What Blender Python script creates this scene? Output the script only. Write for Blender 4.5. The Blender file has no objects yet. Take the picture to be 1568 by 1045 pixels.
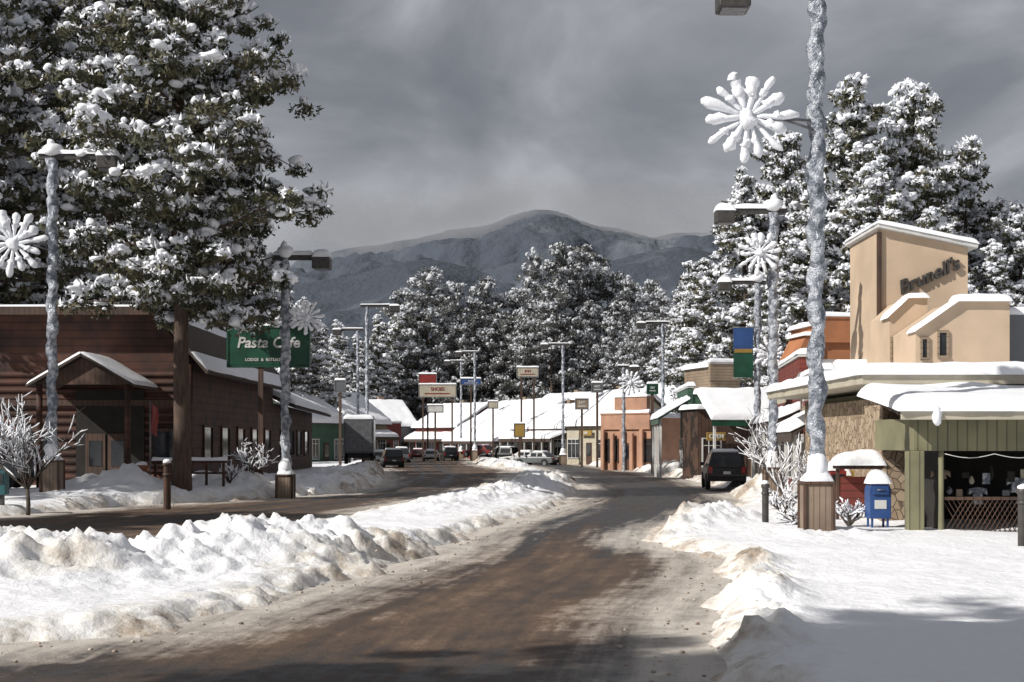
import bpy, math, random, numpy as np
from mathutils import Vector, Matrix, noise
random.seed(7); rng=np.random.default_rng(7)
sc=bpy.context.scene
# ---- survey constants: eye height 2.4 m, lens ratio; all positions end up as world metres
F=2200.; CX=784.; HY=675.; EYE=2.4
def gp(u,v):
    d=EYE*F/(v-HY); return ((u-CX)*d/F,d)
def wx(u,d): return (u-CX)*d/F
def wz(v,d): return EYE+(HY-v)*d/F

# ------------------------------------------------------------------ materials
def newmat(name):
    m=bpy.data.materials.new(name); m.use_nodes=True
    nt=m.node_tree; b=nt.nodes['Principled BSDF']; return m,nt,b
def N(nt,t,**k):
    n=nt.nodes.new(t)
    for a,v in k.items(): setattr(n,a,v)
    return n
def mat(name,c1,c2=None,rough=.7,scale=4,bump=.2,bscale=None,metal=0,stretch=(1,1,1),lo=.35,hi=.65,detail=6,bdist=.02):
    m,nt,b=newmat(name); L=nt.links
    if c2 is None: c2=tuple(c*.72 for c in c1)
    tc=N(nt,'ShaderNodeTexCoord'); mp=N(nt,'ShaderNodeMapping'); mp.inputs['Scale'].default_value=stretch
    L.new(tc.outputs['Object'],mp.inputs['Vector'])
    n=N(nt,'ShaderNodeTexNoise'); n.inputs['Scale'].default_value=scale; n.inputs['Detail'].default_value=detail
    L.new(mp.outputs[0],n.inputs['Vector'])
    r=N(nt,'ShaderNodeValToRGB'); r.color_ramp.elements[0].position=lo; r.color_ramp.elements[1].position=hi
    r.color_ramp.elements[0].color=(*c1,1); r.color_ramp.elements[1].color=(*c2,1)
    L.new(n.outputs['Fac'],r.inputs['Fac']); L.new(r.outputs['Color'],b.inputs['Base Color'])
    b.inputs['Roughness'].default_value=rough; b.inputs['Metallic'].default_value=metal
    if bump:
        n2=N(nt,'ShaderNodeTexNoise'); n2.inputs['Scale'].default_value=bscale or scale*5; n2.inputs['Detail'].default_value=5
        L.new(mp.outputs[0],n2.inputs['Vector'])
        bp=N(nt,'ShaderNodeBump'); bp.inputs['Strength'].default_value=bump; bp.inputs['Distance'].default_value=bdist
        L.new(n2.outputs['Fac'],bp.inputs['Height']); L.new(bp.outputs[0],b.inputs['Normal'])
    return m
def planks(name,c1,c2,width=.2,rough=.75,vert=False):
    m,nt,b=newmat(name); L=nt.links
    tc=N(nt,'ShaderNodeTexCoord'); mp=N(nt,'ShaderNodeMapping')
    L.new(tc.outputs['Object'],mp.inputs['Vector'])
    w=N(nt,'ShaderNodeTexWave'); w.wave_type='BANDS'; w.bands_direction='X' if vert else 'Z'; w.wave_profile='SAW'
    w.inputs['Scale'].default_value=.314/width; w.inputs['Distortion'].default_value=.15
    L.new(mp.outputs[0],w.inputs['Vector'])
    n=N(nt,'ShaderNodeTexNoise'); n.inputs['Scale'].default_value=1.3; n.inputs['Detail'].default_value=8
    L.new(mp.outputs[0],n.inputs['Vector'])
    r=N(nt,'ShaderNodeValToRGB'); r.color_ramp.elements[0].position=.35; r.color_ramp.elements[1].position=.68
    r.color_ramp.elements[0].color=(*c1,1); r.color_ramp.elements[1].color=(*c2,1)
    L.new(n.outputs['Fac'],r.inputs['Fac'])
    r2=N(nt,'ShaderNodeValToRGB'); r2.color_ramp.elements[0].color=(.3,.3,.3,1); r2.color_ramp.elements[1].position=.22; r2.color_ramp.elements[1].color=(1,1,1,1)
    L.new(w.outputs['Fac'],r2.inputs['Fac'])
    mx=N(nt,'ShaderNodeMix',data_type='RGBA',blend_type='MULTIPLY'); mx.inputs[0].default_value=1
    L.new(r.outputs[0],mx.inputs[6]); L.new(r2.outputs[0],mx.inputs[7]); L.new(mx.outputs[2],b.inputs['Base Color'])
    bp=N(nt,'ShaderNodeBump'); bp.inputs['Strength'].default_value=.6; bp.inputs['Distance'].default_value=.03
    L.new(w.outputs['Fac'],bp.inputs['Height']); L.new(bp.outputs[0],b.inputs['Normal'])
    b.inputs['Roughness'].default_value=rough
    return m
M={}
M['snow']=mat('snow',(.87,.88,.91),(.81,.83,.87),rough=.6,scale=1.5,bump=.4,bscale=5,bdist=.05)
M['treesnow']=mat('tree_snow',(.86,.87,.91),(.77,.80,.85),rough=.7,scale=2.5,bump=.4,bscale=9,bdist=.05)
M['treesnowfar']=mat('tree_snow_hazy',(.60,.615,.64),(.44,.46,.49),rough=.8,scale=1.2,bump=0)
M['needles']=mat('pine_needles',(.035,.042,.022),(.12,.11,.062),rough=.8,scale=1.1,bump=0,lo=.4,hi=.62)
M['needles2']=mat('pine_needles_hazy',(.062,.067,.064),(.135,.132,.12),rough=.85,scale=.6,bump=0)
M['bark']=mat('bark',(.10,.065,.045),(.045,.032,.026),rough=.9,scale=3,bump=.8,stretch=(3,3,.6))
M['twig']=mat('twig',(.05,.038,.03),(.09,.07,.055),rough=.9,scale=6,bump=0)
M['log']=planks('log_siding',(.085,.032,.019),(.026,.013,.010),width=.34)
M['brownwood']=planks('brown_board',(.085,.045,.028),(.042,.024,.017),width=.22,vert=True)
M['planter']=planks('planter_wood',(.24,.18,.13),(.15,.11,.08),width=.14,vert=True)
M['foil']=mat('tinsel_garland',(.50,.53,.58),(.17,.19,.23),rough=.35,scale=5,bump=1,bscale=18,metal=.4,lo=.42,hi=.58,bdist=.08)
M['darkmetal']=mat('dark_metal',(.035,.033,.032),(.06,.055,.05),rough=.5,scale=5,bump=.05)
M['greymetal']=mat('grey_metal',(.22,.22,.23),(.15,.15,.16),rough=.45,scale=5,metal=.5,bump=.05)
M['beige']=mat('beige_stucco',(.55,.42,.30),(.44,.34,.245),rough=.85,scale=.6,bump=.3,bscale=22)
M['peach']=mat('peach_stucco',(.42,.235,.155),(.30,.17,.115),rough=.85,scale=1.0,bump=.25,bscale=25)
M['orange']=mat('orange_stucco',(.42,.17,.075),(.32,.13,.06),rough=.85,scale=1,bump=.2,bscale=25)
M['white']=mat('white_paint',(.62,.62,.60),(.5,.5,.49),rough=.6,scale=2,bump=.1)
M['tan']=planks('tan_siding',(.30,.23,.16),(.22,.165,.12),width=.2)
M['cream']=mat('cream_paint',(.46,.42,.33),(.36,.33,.26),rough=.7,scale=2,bump=.1)
M['red']=planks('red_siding',(.22,.045,.032),(.13,.035,.027),width=.2)
M['green']=planks('green_siding',(.045,.11,.07),(.03,.07,.045),width=.2)
M['olive']=planks('olive_board',(.20,.19,.11),(.14,.135,.08),width=.24,vert=True)
M['greenpaint']=mat('sign_green',(.012,.075,.045),(.009,.050,.030),rough=.4,scale=2,bump=0)
M['redpaint']=mat('red_paint',(.26,.032,.028),(.18,.028,.024),rough=.4,scale=2,bump=0)
M['bluepaint']=mat('blue_paint',(.03,.08,.24),(.022,.06,.18),rough=.4,scale=2,bump=0)
M['yellow']=mat('yellow_paint',(.34,.22,.05),(.27,.17,.04),rough=.5,scale=2,bump=0)
M['teal']=mat('teal_paint',(.02,.10,.11),(.015,.08,.09),rough=.5,scale=2,bump=0)
M['glass']=mat('window_glass',(.012,.014,.017),(.035,.037,.04),rough=.08,scale=.9,bump=0)
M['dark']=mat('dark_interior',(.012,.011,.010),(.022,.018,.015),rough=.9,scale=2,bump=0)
M['carblack']=mat('car_paint_black',(.015,.016,.018),(.012,.012,.014),rough=.25,scale=1,bump=0)
M['carwhite']=mat('car_paint_white',(.5,.5,.5),(.45,.45,.45),rough=.3,scale=1,bump=0)
M['carred']=mat('car_paint_red',(.16,.02,.02),(.13,.02,.02),rough=.3,scale=1,bump=0)
M['cargrey']=mat('car_paint_grey',(.12,.13,.14),(.1,.11,.12),rough=.3,scale=1,bump=0)
M['rubber']=mat('tyre_rubber',(.02,.02,.02),rough=.9,scale=5)
M['redlens']=mat('tail_lens',(.25,.01,.01),rough=.2,scale=5,bump=0)
M['terracotta']=mat('terracotta',(.35,.13,.07),rough=.8,scale=5)
M['shingle']=mat('shingle',(.08,.055,.045),(.045,.034,.028),rough=.9,scale=6)
M['slush']=mat('slush',(.50,.44,.37),(.17,.12,.085),rough=.7,scale=1.1,bump=.4,bscale=14,lo=.40,hi=.6)
def stonemat():
    m,nt,b=newmat('stone_veneer'); L=nt.links
    tc=N(nt,'ShaderNodeTexCoord'); v=N(nt,'ShaderNodeTexVoronoi'); v.inputs['Scale'].default_value=4.2
    v2=N(nt,'ShaderNodeTexVoronoi',feature='DISTANCE_TO_EDGE'); v2.inputs['Scale'].default_value=4.2
    L.new(tc.outputs['Object'],v.inputs['Vector']); L.new(tc.outputs['Object'],v2.inputs['Vector'])
    r=N(nt,'ShaderNodeValToRGB'); r.color_ramp.elements[0].color=(.24,.17,.11,1); r.color_ramp.elements[1].color=(.40,.31,.22,1)
    s=N(nt,'ShaderNodeSeparateColor'); L.new(v.outputs['Color'],s.inputs[0]); L.new(s.outputs[0],r.inputs['Fac'])
    r2=N(nt,'ShaderNodeValToRGB'); r2.color_ramp.elements[0].color=(.4,.4,.4,1); r2.color_ramp.elements[1].position=.05; r2.color_ramp.elements[1].color=(1,1,1,1)
    L.new(v2.outputs['Distance'],r2.inputs['Fac'])
    mx=N(nt,'ShaderNodeMix',data_type='RGBA',blend_type='MULTIPLY'); mx.inputs[0].default_value=1
    L.new(r.outputs[0],mx.inputs[6]); L.new(r2.outputs[0],mx.inputs[7]); L.new(mx.outputs[2],b.inputs['Base Color'])
    bp=N(nt,'ShaderNodeBump'); bp.inputs['Distance'].default_value=.05; L.new(r2.outputs[0],bp.inputs['Height']); L.new(bp.outputs[0],b.inputs['Normal'])
    b.inputs['Roughness'].default_value=.85
    return m
M['stone']=stonemat()

# ------------------------------------------------------------------ mesh helpers
def link(o,parent=None):
    sc.collection.objects.link(o)
    if parent: o.parent=parent
    return o
class MB:
    def __init__(s,M4=None): s.v=[];s.f=[];s.M=M4 or Matrix.Identity(4);s.sm=[];s.bevel=0;s.mi=[];s.cur=0
    def add(s,vs,fs,smooth=False):
        o=len(s.v); s.v+=[tuple(s.M@Vector(v)) for v in vs]
        for f in fs: s.f.append([i+o for i in f]); s.sm.append(smooth); s.mi.append(s.cur)
    def box(s,x0,x1,y0,y1,z0,z1):
        vs=[(x,y,z) for z in (z0,z1) for y in (y0,y1) for x in (x0,x1)]
        s.add(vs,[(0,2,3,1),(4,5,7,6),(0,1,5,4),(2,6,7,3),(0,4,6,2),(1,3,7,5)])
    def prism(s,poly,y0,y1):   # poly in (x,z), counterclockwise
        n=len(poly); vs=[(x,y0,z) for x,z in poly]+[(x,y1,z) for x,z in poly]
        s.add(vs,[list(range(n)),list(range(2*n-1,n-1,-1))]+[(i+n,(i+1)%n+n,(i+1)%n,i) for i in range(n)])
    def quadslab(s,a,b,c,d,t):
        q=[Vector(p) for p in (a,b,c,d)]; nrm=(q[1]-q[0]).cross(q[3]-q[0]).normalized()*t
        vs=q+[p+nrm for p in q]
        s.add(vs,[(3,2,1,0),(4,5,6,7),(0,1,5,4),(1,2,6,5),(2,3,7,6),(3,0,4,7)])
    def tube(s,pts,rad,n=8,smooth=True,cap=True):
        pts=[Vector(p) for p in pts]
        if not hasattr(rad,'__len__'): rad=[rad]*len(pts)
        vs=[];fs=[]
        for i,p in enumerate(pts):
            t=(pts[min(i+1,len(pts)-1)]-pts[max(i-1,0)]).normalized()
            a=t.cross(Vector((0,0,1)) if abs(t.z)<.9 else Vector((0,1,0))).normalized(); b=t.cross(a)
            for k in range(n):
                an=2*math.pi*k/n; vs.append(p+(a*math.cos(an)+b*math.sin(an))*rad[i])
        for i in range(len(pts)-1):
            for k in range(n):
                k2=(k+1)%n; fs.append((i*n+k,i*n+k2,(i+1)*n+k2,(i+1)*n+k))
        if cap: fs.append(list(range(n))[::-1]); fs.append([(len(pts)-1)*n+k for k in range(n)])
        s.add(vs,fs,smooth)
    def snow(s,a,b,c,d,T,r=.18,amp=.12,n=10,under=True):
        a,b,c,d=[Vector(p) for p in (a,b,c,d)]
        def par(L):
            rr=min(r,L*.45); e=[0,.06*rr,.25*rr,.55*rr,rr]; m=[rr+(L-2*rr)*i/n for i in range(1,n)]
            return [q/L for q in e+m+[L-q for q in e[::-1]]],rr
        Lx=max((b-a).length,.01);Ly=max((d-a).length,.01)
        U,ru=par(Lx);V,rv=par(Ly); sd=random.random()*50
        vs=[];fs=[]
        for v in V:
            for u in U:
                p=(a*(1-u)+b*u)*(1-v)+(d*(1-u)+c*u)*v
                k=min(min(u,1-u)*Lx/ru,1); k2=min(min(v,1-v)*Ly/rv,1)
                t=math.sqrt(max(0,1-(1-k)**2))*math.sqrt(max(0,1-(1-k2)**2))
                nz=noise.noise(Vector((p.x*.9+sd,p.y*.9,p.z)))+.5*noise.noise(Vector((p.x*3+sd,p.y*3,p.z)))
                w=(noise.noise(Vector((p.x*1.7,p.y*1.7+sd,p.z*1.7))))*.25*T*(1-t)
                vs.append((p.x+w,p.y+w,p.z+T*t*max(.35,1+amp*2*nz)))
        nu=len(U)
        for j in range(len(V)-1):
            for i in range(nu-1): fs.append((j*nu+i,j*nu+i+1,(j+1)*nu+i+1,(j+1)*nu+i))
        s.add(vs,fs,True)
        if under: s.add([a,b,c,d],[(3,2,1,0)])
    def blob(s,c,r,seg=10,ring=7,amp=.15):
        c=Vector(c);vs=[];fs=[];sd=random.random()*99
        for j in range(ring+1):
            th=math.pi*j/ring
            for i in range(seg):
                ph=2*math.pi*i/seg; d=Vector((math.sin(th)*math.cos(ph),math.sin(th)*math.sin(ph),math.cos(th)))
                k=1+amp*2*noise.noise(d*1.6+Vector((sd,0,0)))
                vs.append(c+Vector((d.x*r[0],d.y*r[1],d.z*r[2]))*k)
        for j in range(ring):
            for i in range(seg): i2=(i+1)%seg; fs.append((j*seg+i,(j+1)*seg+i,(j+1)*seg+i2,j*seg+i2))
        s.add(vs,fs,True)
    def obj(s,name,mats,parent=None):
        me=bpy.data.meshes.new(name); me.from_pydata(s.v,[],s.f)
        for m in (mats if isinstance(mats,list) else [mats]): me.materials.append(m)
        me.polygons.foreach_set('use_smooth',s.sm); me.polygons.foreach_set('material_index',s.mi); me.update()
        o=link(bpy.data.objects.new(name,me),parent)
        if s.bevel:
            b=o.modifiers.new('bevel','BEVEL'); b.width=s.bevel; b.segments=2; b.limit_method='ANGLE'; b.angle_limit=.6
        return o
class Group:
    def __init__(s,name,loc=(0,0,0),M4=None):
        s.name=name; s.parts={}; s.M=M4 or Matrix.Translation(Vector(loc)); s.inv=None; s.texts=[]
    def p(s,name,m,bevel=0):
        if name not in s.parts:
            b=MB(); b.bevel=bevel; s.parts[name]=(b,m)
        return s.parts[name][0]
    def text(s,t,size,loc,m,rx=90,ry=0,ext=.03,shear=0):
        s.texts.append((t,size,loc,m,rx,ry,ext,shear))
    def done(s):
        e=bpy.data.objects.new(s.name,None); e.matrix_world=s.M; link(e)
        for k,(b,m) in s.parts.items():
            if b.v: b.obj(k,m,e)
        for i,(t,size,loc,m,rx,ry,ext,sh) in enumerate(s.texts):
            cu=bpy.data.curves.new('lettering','FONT'); cu.body=t; cu.size=size; cu.extrude=ext; cu.align_x='CENTER'; cu.align_y='CENTER'; cu.shear=sh
            cu.materials.append(m); cu.offset=size*.02
            o=link(bpy.data.objects.new('lettering',cu),e); o.location=loc; o.rotation_euler=(math.radians(rx),math.radians(ry),0)
        return e
def frame(p0,p1,z=0):
    ex=Vector((p1[0]-p0[0],p1[1]-p0[1],0)); L=ex.length; ex.normalize(); ey=Vector((-ex.y,ex.x,0))
    m=Matrix.Identity(4); m.col[0]=(*ex,0); m.col[1]=(*ey,0); m.col[3]=(p0[0],p0[1],z,1)
    return m,L

# ------------------------------------------------------------------ ground heights
left_edge=[gp(*p) for p in [(0,1000),(200,978),(350,950),(450,922),(560,888),(650,856),(720,832),(755,812),(800,796),(850,782),(880,768),(895,754),(890,742),(868,729),(820,716),(760,706),(700,697),(660,692)]]
right_edge=[gp(*p) for p in [(1060,1045),(1045,980),(1050,930),(1085,890),(1095,862),(1050,848),(985,836),(975,826),(1010,808),(1070,790),(1122,774),(1120,762),(1098,748),(1045,734),(965,722),(890,712),(820,704),(750,697),(690,691)]]
main_poly=[(-11,-60),(-9,11),(-7,15)]+left_edge+right_edge[::-1]+[(1.9,10),(2.2,-60)]
arm_poly=[(-60,38)]+[gp(*p) for p in [(-500,825),(0,793),(200,776),(400,765),(530,756),(590,742),(590,725),(575,708),(600,697),(640,692),(705,693),(720,702),(725,712),(790,722),(770,740),(690,755),(610,772),(490,800),(260,828),(100,845),(0,855)]]+[(-25,27),(-60,27)]
def sdf(poly,X,Y):
    P=np.array(poly);n=len(P); D=np.full(X.shape,1e9); ins=np.zeros(X.shape,bool)
    for i in range(n):
        a=P[i];b=P[(i+1)%n]; e=b-a; wxx=X-a[0];wy=Y-a[1]
        t=np.clip((wxx*e[0]+wy*e[1])/(e@e+1e-9),0,1); D=np.minimum(D,np.hypot(wxx-t*e[0],wy-t*e[1]))
        c=((a[1]>Y)!=(b[1]>Y)); 
        with np.errstate(divide='ignore',invalid='ignore'):
            xi=a[0]+(Y-a[1])*(b[0]-a[0])/(b[1]-a[1] if b[1]!=a[1] else 1e-9)
        ins^=(c&(X<xi))
    return np.where(ins,-D,D)
ridges=[ # polyline (u,v,h), sigma
 ([(-300,915,.6),(0,905,.5),(60,900,.64),(120,896,.52),(180,892,.45),(250,886,.55),(370,874,.70),(480,858,.52),(560,842,.22),(620,824,.03)],1.7),
 ([(620,797,.05),(655,792,.20),(720,778,.3),(790,762,.42),(840,745,.42),(865,738,.3)],1.2),
 ([(790,717,.35),(740,708,.3),(710,702,.2)],1.6),
 ([(990,826,.12),(1050,814,.36),(1110,806,.36),(1170,808,.15)],1.0),
 ([(1130,858,.05),(1150,880,.22),(1165,930,.25),(1160,990,.25),(1150,1045,.2)],.5),
 ([(1150,762,.15),(1125,752,.15),(1085,738,.2),(990,720,.35),(900,709,.35),(820,701,.35),(740,694,.35)],1.1),
 ([(100,775,.12),(250,765,.2),(400,755,.3),(520,747,.25),(568,736,.35),(572,722,.35),(560,708,.3)],1.5),
]
mounds=[(wx(195,57),57,.95,1.4),(wx(150,58),59,.6,1.6),(wx(300,61),61,.6,1.7),(wx(360,62),62,.5,1.8),(wx(440,68),68,.3,2),(wx(1152,62),60,.65,1.0),(wx(1025,100),100,.9,1.2),
 (wx(520,85),85,.4,2),(wx(1300,40),41,.2,1.2),(wx(1225,33),33.3,.18,.9),(wx(1290,34),34,.15,.9)]
def nfield(X,Y,s,off=0,H=1.0,oc=4):
    out=np.empty(X.size); xs=X.ravel()*s; ys=Y.ravel()*s
    for i in range(out.size): out[i]=noise.fractal((xs[i]+off,ys[i],off),H,2.0,oc)
    return out.reshape(X.shape)
def chunks(X,Y,s,off):   # broken plough chunks
    out=np.zeros(X.size); xs=X.ravel()*s; ys=Y.ravel()*s
    for i in range(out.size):
        d=noise.voronoi((xs[i]+off,ys[i],off))[0]; out[i]=min(d[1]-d[0],.5)
    return out.reshape(X.shape)
def ground(X,Y,hi=False):
    X=np.asarray(X,float);Y=np.asarray(Y,float)
    s1=sdf(main_poly,X,Y); s2=sdf(arm_poly,X,Y); s=np.minimum(s1,s2)
    if hi:
        n1=nfield(X,Y,.35,3.1); n2=nfield(X,Y,1.5,9.7,.7,6)
    else: n1=n2=np.zeros(X.shape)
    s_=s+n1*.6+n2*.4
    t=np.clip((s_+.1)/1.4,0,1); t=t*t*(3-2*t)
    base=-.16+t*.36
    left=np.clip((Y-44)/10,0,1)*np.clip((-X-4)/4,0,1)
    base=base+.25*left*t
    bank=np.zeros(X.shape)
    for pl,sg in ridges:
        best=np.zeros(X.shape)
        for (u0,v0,h0),(u1,v1,h1) in zip(pl[:-1],pl[1:]):
            a=np.array(gp(u0,v0));b=np.array(gp(u1,v1));e=b-a
            tt=np.clip(((X-a[0])*e[0]+(Y-a[1])*e[1])/(e@e),0,1)
            d=np.hypot(X-a[0]-tt*e[0],Y-a[1]-tt*e[1])
            best=np.maximum(best,(h0+(h1-h0)*tt)*np.exp(-(d/sg)**2))
        bank=np.maximum(bank,best)
    for mx,my,h,sg in mounds: bank=np.maximum(bank,h*np.exp(-((X-mx)**2+(Y-my)**2)/sg**2))
    bank=bank*np.clip((s+.5)/1.0,0,1)
    z=base+bank
    if hi:
        rough=np.clip(bank*2.4,0,1)*np.clip(t*1.5,0,1)
        far=np.clip((220-Y)/100,0,1)
        z=z+t*far*(n1*.07+rough*(n1*.08+n2*.22))+t*far*.022*n2
        mk=(rough>.12)&(Y<75)&(np.abs(X)<40)
        ch=np.zeros(X.shape)
        if mk.any(): ch[mk]=chunks(X[mk]+n2[mk]*.2,Y[mk],1.5,2.2)*.26+chunks(X[mk]+n2[mk]*.3,Y[mk],4.6,7.2)*.20-.10
        z=z+ch*rough
    return z,s,bank,n1,n2
def gz(x,y):
    return float(ground(np.array([x]),np.array([y]))[0][0])
ys=[-60,-30,-15,-5,3,8,11,12.5]; y=13.4
while y<300:
    ys.append(y); y+=max(.075,y*.0044)
ys+=[310,330,360,400,470,600,900,1500,3000,7000]
xs=list(np.arange(-9,7.2,.08))
x=7.2;st=.09
while x<120: xs.append(x); st=min(st*1.012,4) ; x+=st
x=-9-.09;st=.09;lx=[]
while x>-120: lx.append(x); st=min(st*1.012,4); x-=st
xs=[-7000,-3000,-1200,-500,-250]+lx[::-1]+xs+[140,250,500,1200,3000,7000]
XX,YY=np.meshgrid(np.array(xs),np.array(ys)); ny,nx=XX.shape
ZZ,SD,BK,N1,N2=ground(XX,YY,True)
def gridmesh(name,X,Y,Z,mask=None,attrs={},m=None):
    ny,nx=X.shape; co=np.stack([X,Y,Z],-1).reshape(-1,3)
    idx=np.arange(ny*nx).reshape(ny,nx)
    q=np.stack([idx[:-1,:-1],idx[:-1,1:],idx[1:,1:],idx[1:,:-1]],-1).reshape(-1,4)
    if mask is not None:
        mk=(mask[:-1,:-1]|mask[:-1,1:]|mask[1:,1:]|mask[1:,:-1]).reshape(-1); q=q[mk]
        used=np.unique(q); rm=np.zeros(ny*nx,int); rm[used]=np.arange(len(used)); q=rm[q]; co=co[used]
    else: used=np.arange(ny*nx)
    me=bpy.data.meshes.new(name); me.vertices.add(len(co)); me.vertices.foreach_set('co',co.ravel())
    me.loops.add(q.size); me.loops.foreach_set('vertex_index',q.ravel().astype(np.int32))
    me.polygons.add(len(q)); me.polygons.foreach_set('loop_start',np.arange(0,q.size,4,dtype=np.int32)); me.polygons.foreach_set('loop_total',np.full(len(q),4,dtype=np.int32))
    me.update(calc_edges=True); me.polygons.foreach_set('use_smooth',np.ones(len(q),bool))
    for k,a in attrs.items():
        at=me.attributes.new(k,'FLOAT','POINT'); at.data.foreach_set('value',a.reshape(-1)[used].astype(np.float32))
    if m: me.materials.append(m)
    me.validate(); return link(bpy.data.objects.new(name,me))
def groundmat():
    m,nt,b=newmat('snow_ground'); L=nt.links
    at=N(nt,'ShaderNodeAttribute',attribute_name='dirt'); tc=N(nt,'ShaderNodeTexCoord')
    n=N(nt,'ShaderNodeTexNoise'); n.inputs['Scale'].default_value=1.4; n.inputs['Detail'].default_value=10; n.inputs['Roughness'].default_value=.72
    L.new(tc.outputs['Object'],n.inputs['Vector'])
    ad=N(nt,'ShaderNodeMath',operation='MULTIPLY_ADD'); L.new(n.outputs['Fac'],ad.inputs[0]); ad.inputs[1].default_value=1.5; ad.inputs[2].default_value=-.75
    a2=N(nt,'ShaderNodeMath',operation='ADD'); L.new(at.outputs['Fac'],a2.inputs[0]); L.new(ad.outputs[0],a2.inputs[1])
    r=N(nt,'ShaderNodeValToRGB'); e=r.color_ramp.elements
    e[0].position=.15; e[0].color=(.87,.88,.91,1); e[1].position=.9; e[1].color=(.15,.11,.08,1)
    x=e.new(.42); x.color=(.75,.73,.69,1); x=e.new(.66); x.color=(.44,.37,.30,1)
    L.new(a2.outputs[0],r.inputs['Fac']); L.new(r.outputs[0],b.inputs['Base Color'])
    n2=N(nt,'ShaderNodeTexNoise'); n2.inputs['Scale'].default_value=4.5; n2.inputs['Detail'].default_value=10; n2.inputs['Roughness'].default_value=.62; L.new(tc.outputs['Object'],n2.inputs['Vector'])
    bp=N(nt,'ShaderNodeBump'); bp.inputs['Strength'].default_value=.6; bp.inputs['Distance'].default_value=.1
    L.new(n2.outputs['Fac'],bp.inputs['Height']); L.new(bp.outputs[0],b.inputs['Normal']); b.inputs['Roughness'].default_value=.65
    return m
def roadmat():
    m,nt,b=newmat('slushy_asphalt'); L=nt.links
    ac=N(nt,'ShaderNodeAttribute',attribute_name='across'); al=N(nt,'ShaderNodeAttribute',attribute_name='along'); ed=N(nt,'ShaderNodeAttribute',attribute_name='edge'); wt=N(nt,'ShaderNodeAttribute',attribute_name='wet_dark')
    cb=N(nt,'ShaderNodeCombineXYZ'); L.new(ac.outputs['Fac'],cb.inputs[0])
    ml=N(nt,'ShaderNodeMath',operation='MULTIPLY'); L.new(al.outputs['Fac'],ml.inputs[0]); ml.inputs[1].default_value=.07; L.new(ml.outputs[0],cb.inputs[1])
    n=N(nt,'ShaderNodeTexNoise'); n.inputs['Scale'].default_value=2.0; n.inputs['Detail'].default_value=7; n.inputs['Roughness'].default_value=.65; L.new(cb.outputs[0],n.inputs['Vector'])
    tc=N(nt,'ShaderNodeTexCoord')
    n2=N(nt,'ShaderNodeTexNoise'); n2.inputs['Scale'].default_value=1.1; n2.inputs['Detail'].default_value=12; n2.inputs['Roughness'].default_value=.84; L.new(tc.outputs['Object'],n2.inputs['Vector'])
    mx=N(nt,'ShaderNodeMath',operation='ADD'); L.new(n.outputs['Fac'],mx.inputs[0]); L.new(n2.outputs['Fac'],mx.inputs[1])
    mw=N(nt,'ShaderNodeMath',operation='MULTIPLY_ADD'); L.new(wt.outputs['Fac'],mw.inputs[0]); mw.inputs[1].default_value=-.32; L.new(mx.outputs[0],mw.inputs[2])
    r=N(nt,'ShaderNodeValToRGB'); e=r.color_ramp.elements
    mm=N(nt,'ShaderNodeMath',operation='MULTIPLY'); L.new(mw.outputs[0],mm.inputs[0]); mm.inputs[1].default_value=.5
    e[0].position=.36; e[0].color=(.036,.032,.030,1); e[1].position=.62; e[1].color=(.27,.19,.135,1)
    x=e.new(.45); x.color=(.085,.057,.040,1); x=e.new(.53); x.color=(.135,.088,.058,1)
    L.new(mm.outputs[0],r.inputs['Fac'])
    s1=N(nt,'ShaderNodeMath',operation='MULTIPLY_ADD'); L.new(ed.outputs['Fac'],s1.inputs[0]); s1.inputs[1].default_value=-.26; s1.inputs[2].default_value=-.06
    s2=N(nt,'ShaderNodeMath',operation='MULTIPLY_ADD'); L.new(mx.outputs[0],s2.inputs[0]); s2.inputs[1].default_value=.9; L.new(s1.outputs[0],s2.inputs[2])
    r2=N(nt,'ShaderNodeValToRGB'); r2.color_ramp.elements[0].position=.46; r2.color_ramp.elements[0].color=(0,0,0,1); r2.color_ramp.elements[1].position=.86; r2.color_ramp.elements[1].color=(.9,.9,.9,1)
    L.new(s2.outputs[0],r2.inputs['Fac'])
    mc=N(nt,'ShaderNodeMix',data_type='RGBA'); L.new(r2.outputs[0],mc.inputs[0]); L.new(r.outputs[0],mc.inputs[6]); mc.inputs[7].default_value=(.64,.59,.53,1)
    L.new(mc.outputs[2],b.inputs['Base Color'])
    rr=N(nt,'ShaderNodeMapRange'); L.new(mm.outputs[0],rr.inputs[0]); rr.inputs[1].default_value=.35; rr.inputs[2].default_value=.55; rr.inputs[3].default_value=.42; rr.inputs[4].default_value=.85
    L.new(rr.outputs[0],b.inputs['Roughness'])
    bp=N(nt,'ShaderNodeBump'); bp.inputs['Strength'].default_value=.8; bp.inputs['Distance'].default_value=.07
    n3=N(nt,'ShaderNodeTexNoise'); n3.inputs['Scale'].default_value=6; n3.inputs['Detail'].default_value=9; n3.inputs['Roughness'].default_value=.75; L.new(tc.outputs['Object'],n3.inputs['Vector'])
    L.new(n3.outputs['Fac'],bp.inputs['Height']); L.new(bp.outputs[0],b.inputs['Normal'])
    return m
dirt=np.clip(.64-SD*.36,0,1)*np.where(YY<300,1,0)
tint=np.clip(N1*.35+.08,0,.4)*(BK>.15)
gridmesh('ground_snow',XX,YY,ZZ,attrs={'dirt':np.clip(dirt+tint,0,1)},m=groundmat())
cl1=[(-2,-60),(-2.5,5)]+[gp(*p) for p in [(640,1000),(700,950),(800,900),(870,860),(900,830),(920,805),(970,785),(1010,768),(1012,755),(985,742),(930,728),(860,715),(790,705),(720,697)]]
cl2=[(-60,33)]+[gp(*p) for p in [(-300,850),(0,818),(250,795),(500,770),(640,748),(680,728),(650,708),(650,696)]]
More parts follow.
